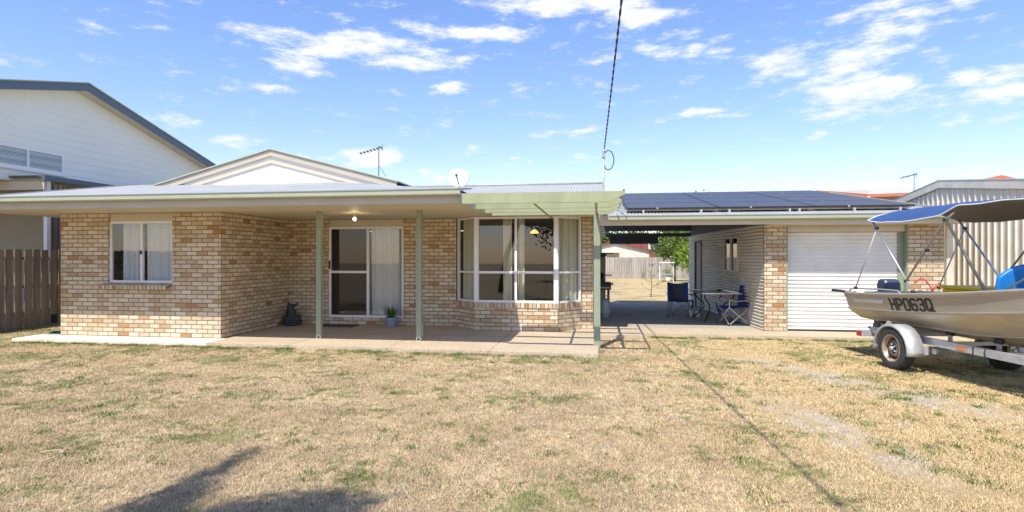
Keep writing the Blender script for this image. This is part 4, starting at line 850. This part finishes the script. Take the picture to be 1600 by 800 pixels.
MB().prism([(-.25,-.35,0),(.25,-.35,0),(.25,.35,0),(-.25,.35,0)],(0,0,.32)).build('tub','yellow',yb,.03); MB().box((-.28,-.38,.32),(.28,.38,.36)).build('lid','yellow',yb,.012)

# trailer
TR = thing('boat_trailer', 'galvanised boat trailer with rusty cream wheel rims under the boat', 'trailer', tuple(CR*6.5+CF*8.54+Vector((0,0,GZ))), TH)
WR = .31
def wheel(x, s):
    w = thing('wheel', None, None); w.parent = TR; w.location = (x,0,WR)
    MB().lathe((0,0,0), [(.20,-.085),(.24,-.092),(.285,-.09),(.305,-.075),(.31,-.05),(.31,.05),(.305,.075),(.285,.09),(.24,.092),(.20,.085)], 48, 'x').build('tyre','tyre',w)
    tg = MB()
    for k in range(60):
        a = 2*math.pi*k/60
        for xx in (-.045,0,.045): tg.bar((xx-.018,math.cos(a)*.3105,math.sin(a)*.3105),(xx+.018,math.cos(a+.03)*.3105,math.sin(a+.03)*.3105),.018,.008,up=(0,math.cos(a),math.sin(a)))
    tg.build('tread','tyre',w)
    MB().lathe((0,0,0), [(.205,s*.086),(.195,s*.092),(.185,s*.08),(.178,s*.055),(.165,s*.03)], 40, 'x').build('rim','rim',w)
    MB().lathe((0,0,0), [(.165,s*.029),(.15,s*.012),(.12,s*.012)], 40, 'x').build('rim_recess','rimdark',w)
    MB().lathe((0,0,0), [(.12,s*.014),(.105,s*.05),(.085,s*.058)], 40, 'x').build('rim_ring','rim',w); MB().lathe((0,0,0), [(.085,s*.0575),(.06,s*.03),(.001,s*.03)], 40, 'x').build('hub_recess','rimdark',w)
    MB().lathe((0,0,0), [(.001,s*.10),(.03,s*.095),(.035,s*.045),(.001,s*.03)], 20, 'x').build('hub','steel',w)
    nt_ = MB()
    for k in range(5): a = k*1.2566; nt_.lathe((0,math.cos(a)*.06,math.sin(a)*.06), [(.012,s*.04),(.012,s*.07),(.001,s*.072)], 6, 'x')
    nt_.build('wheel_nut','steel',w)
    dk = MB()
    for k in range(8): a = k*.785+.3; dk.lathe((0,math.cos(a)*.145,math.sin(a)*.145), [(.018,s*.0275),(.001,s*.0285)], 8, 'x')
    dk.build('rim_slot','black',w)
for s in (-1,1):
    wheel(s*.80, s)
    def gd_(a, b, s=s):
        t = R(-8)+a*R(196); r = .392; y = math.cos(t)*r; z = .30+math.sin(t)*r*.93
        return (s*(.67+.23*b), y, z)
    mg_ = MB().grid(gd_, 20, 2, True)
    def lip(a, b, s=s):
        t = R(-8)+a*R(196); r = .392-.035*b; return (s*.90, math.cos(t)*r, .30+math.sin(t)*r*.93)
    mg_.grid(lip, 20, 1, True); mg_.build('mudguard','galv',TR,0,.008)
    MB().bar((s*.60,1.55,.47),(s*.58,-1.0,.46),.05,.10).build('side_rail','galv',TR) if 0 else MB().bar((s*.56,.98,.47),(s*.56,-2.2,.46),.05,.10).build('side_rail','galv',TR)
    MB().bar((s*.56,-2.2,.46),(0.02*s,-3.3,.46),.05,.10).build('draw_bar','galv',TR)
    MB().bar((s*.56,.35,.52),(s*.70,.35,.66),.05,.05).build('guard_bracket','galv',TR)
    MB().bar((s*.585,-.33,.33),(s*.74,-.33,.33),.06,.12).build('guard_bracket','galv',TR)
    MB().box((s*.589,-1.02,.44),(s*.60,-.89,.475)).build('side_reflector','orange',TR)
    tl = MB().box((s*.55,.93,.36),(s*.76,.99,.46)).build('light_bracket','galv',TR); MB().box((s*.765,.91,.37),(s*.80,.995,.45)).build('tail_light','red',TR)
    MB().tube([(s*.59,-1.35,.52),(s*.605,-1.35,.46),(s*.60,-1.36,.40),(s*.585,-1.40,.37)],.008,6).build('cable_tie','black',TR); MB().box((s*.586,-1.16,.405),(s*.591,-1.145,.515)).build('joint_plate','black',TR)
MB().tube([(-.72,0,.31),(.72,0,.31)],.025,10).build('axle','steel',TR)
for y in (.85,.35,-.6,-1.5): MB().bar((-.54,y,.47),(.54,y,.47),.05,.05).build('cross_member','galv',TR)
MB().bar((-.74,1.02,.40),(.74,1.02,.40),.04,.05).build('light_bar','galv',TR); 
for s in (-1,1):
    for y in (.9,-.55,-1.35):
        MB().bar((s*.42,y,.48),(s*.42,y,.60),.03,.05).build('roller_bracket','steel',TR); MB().lathe((s*.42,y,.61), [(.001,-.05),(.035,-.05),(.035,.05),(.001,.05)], 12, 'y').build('roller','black',TR)
for s in (-1,1): MB().tube([(s*.62,-.25,.40),(s*.62,-.05,.36),(s*.62,.25,.40)],.02,8).build('leaf_spring','black',TR)
MB().bar((0,-3.2,.46),(0,-4.3,.46),.08,.10).build('coupling_bar','galv',TR)
for s in (-1,1): MB().bar((s*.56,-.45,.37),(s*.56,-.45,.30),.05,.04).build('hanger','steel',TR)

# red rope hanging at the garage corner
rp = MB().tube([(6.50,13.05,1.07),(6.54,13.04,1.13),(6.62,13.04,1.16),(6.70,13.05,1.11),(6.76,13.05,1.03),(6.80,13.05,.96),(6.82,13.05,.88)], .014, 6).build('coiled_rope','pink',None)
tag(rp, 'red rope draped against the brick pier right of the roller door', 'rope')
rp2 = MB().tube([(6.82,13.05,.90),(6.88,13.05,1.0),(6.95,13.06,1.06)], .014, 6).build('rope_end','pink',rp)

# ------------------------------------------------------------------ cream shed on the right
SH = thing('metal_shed', 'cream ribbed steel shed with low gable behind the boat', 'shed')
sx = 8.0; ya, yb_, ym = 11.3, 18.4, 14.95
def stop(y): return 3.23-.125*abs(y-ym)
rbm = MB(); y = ya; prof = []
while y < yb_:
    prof += [(y,0),(y+.14,0),(y+.155,.03),(y+.185,.03),(y+.20,0)]; y += .20
prof.append((yb_,0))
vs = [(sx-o, yy, GZ) for yy, o in prof]+[(sx-o, yy, stop(yy)) for yy, o in prof]; k = len(prof)
rbm.add(vs, [(i,i+1,k+i+1,k+i) for i in range(k-1)]); rbm.build('wall','rib',SH)
wf_ = MB(); x_ = sx; prof = []
while x_ < sx+6: prof += [(x_,0),(x_+.14,0),(x_+.155,.03),(x_+.185,.03),(x_+.20,0)]; x_ += .2
k = len(prof); wf_.add([(xx, ya-o, GZ) for xx, o in prof]+[(xx, ya-o, stop(ya)) for xx, o in prof], [(i,i+1,k+i+1,k+i) for i in range(k-1)]); wf_.build('wall','rib',SH)
fa = MB()
for s, ye in ((-1,ya-.12),(1,yb_+.1)):
    fa.prism([(sx-.055,ym,3.40),(sx-.055,ye,3.40-.125*abs(ye-ym)),(sx-.055,ye,3.24-.125*abs(ye-ym)),(sx-.055,ym,3.24)], (.03,0,0))
fa.build('barge_board','rib',SH)
sf = MB()
for s, ye in ((-1,ya-.12),(1,yb_+.1)): sf.prism([(sx-.05,ym,3.25),(sx-.05,ye,3.25-.125*abs(ye-ym)),(sx-.05,ye,3.23-.125*abs(ye-ym)),(sx-.05,ym,3.23)], (.05,0,0))
sf.build('soffit','fascia',SH)
fl = MB()
for s, ye in ((-1,ya-.14),(1,yb_+.12)): fl.prism([(sx-.06,ym,3.43),(sx-.06,ye,3.43-.125*abs(ye-ym)),(sx-.06,ye,3.403-.125*abs(ye-ym)),(sx-.06,ym,3.403)], (6.2,0,0))
fl.build('roof','roof',SH)
# far roof with terracotta gutter, behind the garage
FH = thing('far_house', 'house behind the garage with grey roof and terracotta gutter', 'house')
MB().prism([(8.23,23.5,4.13),(10.77,25.2,4.13),(14.6,24.3,4.13),(14.8,28,4.68),(10.3,28,4.60)],(0,0,.02)).build('roof','greyroof',FH)
MB().bar((8.23,23.5,4.09),(10.77,25.2,4.09),.12,.13).build('gutter','terracotta',FH); MB().bar((10.77,25.2,4.09),(14.7,24.2,4.09),.12,.13).build('gutter','terracotta',FH)
MB().prism([(8.5,23.9,0),(10.8,25.5,0),(14.6,24.6,0),(14.8,27.8,0),(10.3,27.8,0)],(0,0,4.06)).build('wall','beige',FH)
MB().tube([(10.77,25.1,4.05),(10.8,25.4,3.6)],.05,8).build('downpipe','cream',FH)
a1 = aerial((12.9,26,4.45), .62, 'thin dark tv antenna above the far roof, right of the solar panels', sc=.9)
RG = thing('red_gable_house', 'distant house whose small terracotta gable peeks above the cream shed', 'house'); 
rg = MB(); rg.prism([(18.7,33.0,5.35),(20.5,33.0,5.83),(22.3,33.0,5.35),(22.3,33.0,5.15),(18.7,33.0,5.15)],(0,8,0)); rg.build('roof','terracotta',RG); B((18.9,33.2,0),(22.1,40.5,5.15),'wall','cream',RG)

# ------------------------------------------------------------------ neighbour's two-storey house on the left
NH = thing('two_storey_house', 'tall pale weatherboard house with dark roof edge left of the brick house', 'house')
nx = -14.5; apy, apz = 14.15, 6.40; ns_ = .265
yl, yr_ = 3.0, 22.0
def ntop(y): return apz-ns_*abs(y-apy)
wb = MB()
wb.prism([(nx,yl,3.52),(nx,apy,3.52),(nx,yr_,3.52),(nx,yr_,ntop(yr_)-.1),(nx,apy,apz-.1),(nx,yl,ntop(yl)-.1)], (-.1,0,0)); 
wb.build('wall','bluewhite',NH)
cla = MB(); z = 3.66
while z < 6.2:
    hw = (apz-.16-(z+.2))/ns_
    if hw > .1: a_, b_ = max(yl, apy-hw), min(yr_, apy+hw); cla.prism([(nx+.001,a_,z),(nx+.016,a_,z),(nx+.002,a_,z+.2)], (0,b_-a_,0))
    z += .2
cla.build('weatherboards','bluewhite',NH)
bd = MB()
for ye in (yl-.4, yr_+.4): bd.prism([(nx+.38,apy,apz+.05),(nx+.38,ye,ntop(ye)+.05),(nx+.38,ye,ntop(ye)-.16),(nx+.38,apy,apz-.16)], (.03,0,0))
bd.build('barge_board','darkblue',NH)
rr_ = MB()
for ye in (yl-.45, yr_+.45): rr_.prism([(nx+.44,apy,apz+.055),(nx+.44,ye,ntop(ye)+.055),(nx+.44,ye,ntop(ye)+.085),(nx+.44,apy,apz+.085)], (-9,0,0))
rr_.build('roof','gutter',NH)
sf = MB()
for ye in (yl-.4, yr_+.4): sf.prism([(nx+.38,apy,apz-.13),(nx+.38,ye,ntop(ye)-.13),(nx+.38,ye,ntop(ye)-.11),(nx+.38,apy,apz-.11)], (-.38,0,0))
sf.build('soffit','soffit',NH)
wn2 = frame_rect(MB(), (nx+.03,10.6),(nx+.03,13.75),3.86,4.40,.055,.06,[2.15]).build('window','white',NH)
pane((nx+.04,10.65),(nx+.04,13.7),3.9,4.36,'glass',wn2)
sl_ = MB(); z = 3.92
while z < 4.36: sl_.prism([(nx+.004,10.66,z),(nx+.024,10.66,z+.022),(nx+.026,10.66,z+.020),(nx+.006,10.66,z-.002)], (0,3.03,0)); z += .034
sl_.build('blind','blind',wn2)
B((nx+.0,10.5,3.80),(nx+.09,13.85,3.855),'window_sill','white',wn2)
# lower roof and patio
MB().prism([(nx-7,12.45,3.50),(nx+.95,12.45,3.50),(nx+.95,24,3.50),(nx-7,24,3.50)],(0,0,.10)).build('patio_roof','cream',NH)
B((nx+.95,12.30,3.50),(nx+1.04,24,3.625),'patio_gutter','darkblue',NH)
B((nx-7,12.30,3.585),(nx+.949,12.449,3.625),'patio_gutter','darkblue',NH); B((nx-7,12.38,3.28),(nx+.93,12.448,3.499),'fascia','cream',NH)
B((nx+.83,12.46,GZ),(nx+.93,12.56,3.50),'post','white',NH)
B((nx-7,14.9,GZ),(nx+.6,15.0,3.49),'wall','beige',NH)
sc_ = MB(); y = 12.65
while y < 19: sc_.box((nx+.90,y,GZ+.02),(nx+.92,y+.10,3.45)); y += .14
sc_.build('batten_screen','timber',NH)
scb = B((nx+.86,12.6,GZ),(nx+.87,19,3.4),'screen_backing','greytimber',NH)
MB().lathe((nx+.1,13.4,3.44),[(.001,0),(.04,0),(.05,-.07),(.03,-.1),(.001,-.1)],12).build('security_camera','black',NH)

# ------------------------------------------------------------------ side fence, left
FN = thing('paling_fence', 'dark weathered timber paling fence at the left edge of the lawn', 'fence', (-13.1,0,GZ))
pl = MB(); y = 3.0; i = 0
while y < 17:
    h = 1.84+random.uniform(-.012,.012); z0 = .03 if not 12.05 < y < 12.3 else .28; o = random.uniform(-.004,.004)
    tl = random.uniform(-.014,.014); wd = random.uniform(.158,.178); pl.prism([(o,y,z0),(o,y+wd,z0),(o,y+wd+tl,h),(o,y+tl,h+random.uniform(-.008,.008))], (-.02,0,0)); y += .212
pl.build('palings','timber',FN)
for z in (.35,.95,1.6): B((-.075,3,z),(-.022,17,z+.07),'rail','timber',FN)
for yy in (4.2,6.6,9.0,11.4,13.8,16.2): B((-.16,yy,-.1),(-.077,yy+.09,1.8),'post','timber',FN)

# ------------------------------------------------------------------ back yard
BF = thing('back_fence', 'pale grey timber fence across the far end of the back yard', 'fence', (0,46,GZ))
pl = MB(); x = -14
while x < 22:
    pl.box((x,0,0),(x+.17,.02,1.66+random.uniform(-.02,.02))); x += .185
pl.build('palings','greytimber',BF); B((-14,.021,.4),(22,.07,.47),'rail','greytimber',BF); B((-14,.021,1.3),(22,.07,1.37),'rail','greytimber',BF)
RS = thing('red_roofed_shed', 'cream shed with a red gable roof beyond the back fence', 'shed', (1.65,50,GZ))
MB().prism([(-3.3,0,0),(2.6,0,0),(2.6,0,2.30),(-.35,0,2.95),(-3.3,0,2.30)],(0,6,0)).build('wall','rib',RS)
r = MB(); 
for s, xe in ((-1,-3.6),(1,2.85)): r.prism([(-.35,-.2,3.03),(xe,-.2,2.30),(xe,-.2,2.17),(-.35,-.2,2.90)],(0,6.5,0))
r.build('roof','redroof',RS); rw = B((-2.0,-.03,1.65),(.1,-.01,2.05),'window','tint',RS); B((-1.05,-.05,1.65),(-.98,-.031,2.05),'mullion','white',rw); B((-2.05,-.06,2.05),(.15,-.02,2.10),'awning','rib',RS)
RH = thing('red_brick_house', 'far red house with dark blue window beyond the shed', 'house', (5.2,62,0)); B((-1.8,0,0),(1.0,5,4.1),'wall','redroof',RH); B((.2,-.05,2.2),(.55,-.01,3.9),'window','motor',RH); B((.0,-.08,2.2),(.2,-.02,4.0),'window_frame','white',RH); B((.55,-.08,2.2),(.75,-.02,4.0),'window_frame','white',RH)
# plants along the back fence and trees beyond
def bush(name, label, cat, loc, lobes, n, size, lm, r=.05): return tree(name, label, cat, loc, lobes[0][2], lobes, n, size, lm, r)
bush('bright_shrub', 'bright lime green shrub right of the back yard, before the fence', 'shrub', (6.5,38,GZ), [(0,0,1.5,1.1,.8,.95),(1.3,.2,1.3,.8,.7,.9),(1.5,.2,2.2,.8,.7,.7),(.7,0,1.2,.8,.7,.8),(-.8,0,1.8,.8,.6,.7),(.6,-.2,.9,.6,.5,.5),(-.2,0,2.1,.7,.6,.5)], 7200, .11, 'lf2')
bush('climbing_shrub', 'loose yellow-green climber on a bare trunk left of the bright shrub', 'shrub', (5.2,41,GZ), [(0,0,2.3,.9,.7,.7),(-.6,0,2.0,.6,.5,.4),(.1,0,1.4,.3,.4,.5),(.5,0,2.9,.5,.5,.5)], 2600, .10, 'lf3', .10)
tree('dark_tree', 'dense dark green tree beyond the back fence', 'tree', (8.5,52,GZ), 5, [(0,0,4.2,2.6,2.2,2.4),(-2,0,3.4,1.6,1.4,1.5),(1.8,0,3.0,1.8,1.5,1.8),(0,0,5.6,1.6,1.6,1.2)], 9000, .16, 'lf1', .25)
tree('tall_tree', 'mid green tree behind the red roofed shed', 'tree', (-1.0,64,GZ), 5, [(0,0,4.0,2.4,2,2),(2.4,0,3.2,2,1.6,1.5),(5,0,3.4,1.8,1.6,1.4),(-2.6,0,3.4,2,1.6,1.6)], 8000, .18, 'lf3', .2)
tree('pale_tree', 'small light green tree right of the red roofed shed', 'tree', (5.4,47.6,GZ), 3, [(0,0,2.7,.9,.7,.8),(.7,0,3.3,.9,.7,.8),(-.4,0,2.2,.7,.5,.5)], 3200, .12, 'lf3', .08)
sapl = thing('young_sapling', 'thin bare young sapling standing in the back yard grass', 'sapling', (2.15,24.5,GZ)); tw = MB()
tw.tube([(0,0,0),(.05,0,.5),(.0,0,1.0),(.08,0,1.35)],[.018,.014,.01,.004],5)
for z, dx, dz in ((.4,.45,.3),(.6,-.3,.35),(.85,.35,.25),(1.0,-.28,.25),(.3,-.4,.25)): tw.tube([(.03,0,z),(dx*.6,.02,z+dz*.4),(dx,0,z+dz)],[.008,.006,.003],4)
tw.build('trunk','bark',sapl); V, k = leaves([(.35,0,.65,.15,.1,.1),(-.3,0,.9,.12,.1,.1),(.3,0,1.1,.12,.1,.08),(.05,0,1.35,.1,.1,.08),(-.35,0,.55,.1,.1,.06)], 90, .035); fast_mesh('foliage', V, k, 'lf1', sapl)
bn = thing('garden_trolley', 'small white trolley with green plants by the back fence', 'trolley', (4.55,40,GZ)); B((-.5,-.2,1.28),(.5,.2,1.34),'shelf','white',bn)
for x in (-.45,.45): B((x-.03,-.03,0),(x+.03,.03,1.28),'leg','white',bn)
B((-.4,-.2,.45),(.4,.2,.55),'shelf','blind',bn); V, k = leaves([(.15,0,.55,.3,.2,.22)], 200, .07); fast_mesh('foliage', V, k, 'lf2', bn); MB().lathe((.1,-.1,0), [(.001,0),(.13,0),(.17,.3),(.001,.3)], 12).build('pot','white',bn)

# ------------------------------------------------------------------ trees on the street side (they shade the lawn and show in the window glass)
tree('front_yard_tree', 'tree on the street side whose shadow falls on the near lawn', 'tree', (-5.3,-2.2,GZ), 6, [(1.65,.95,7.0,.62,.50,.4),(.97,2.0,7.0,.07,.56,.10),(2.1,1.55,7.0,.32,.13,.15),(1.0,1.25,7.0,.16,.45,.2),(1.85,1.25,7.0,.5,.2,.2),(1.3,.4,6.9,.7,.4,.4)], 13000, .045, 'lf1', .16)
tree('street_tree', 'broad green tree across the street', 'tree', (-3,-17,GZ), 6, [(0,0,5,2.4,2.2,2.0),(2,0,4.2,1.6,1.6,1.4),(-2,0,4.4,1.8,1.6,1.5)], 5000, .16, 'lf1', .25)
tree('street_tree', 'narrow green tree across the street', 'tree', (4.5,-19,GZ), 6, [(0,0,5,2.0,2.0,2.2),(1.6,0,3.8,1.4,1.4,1.2)], 3500, .16, 'lf3', .22)
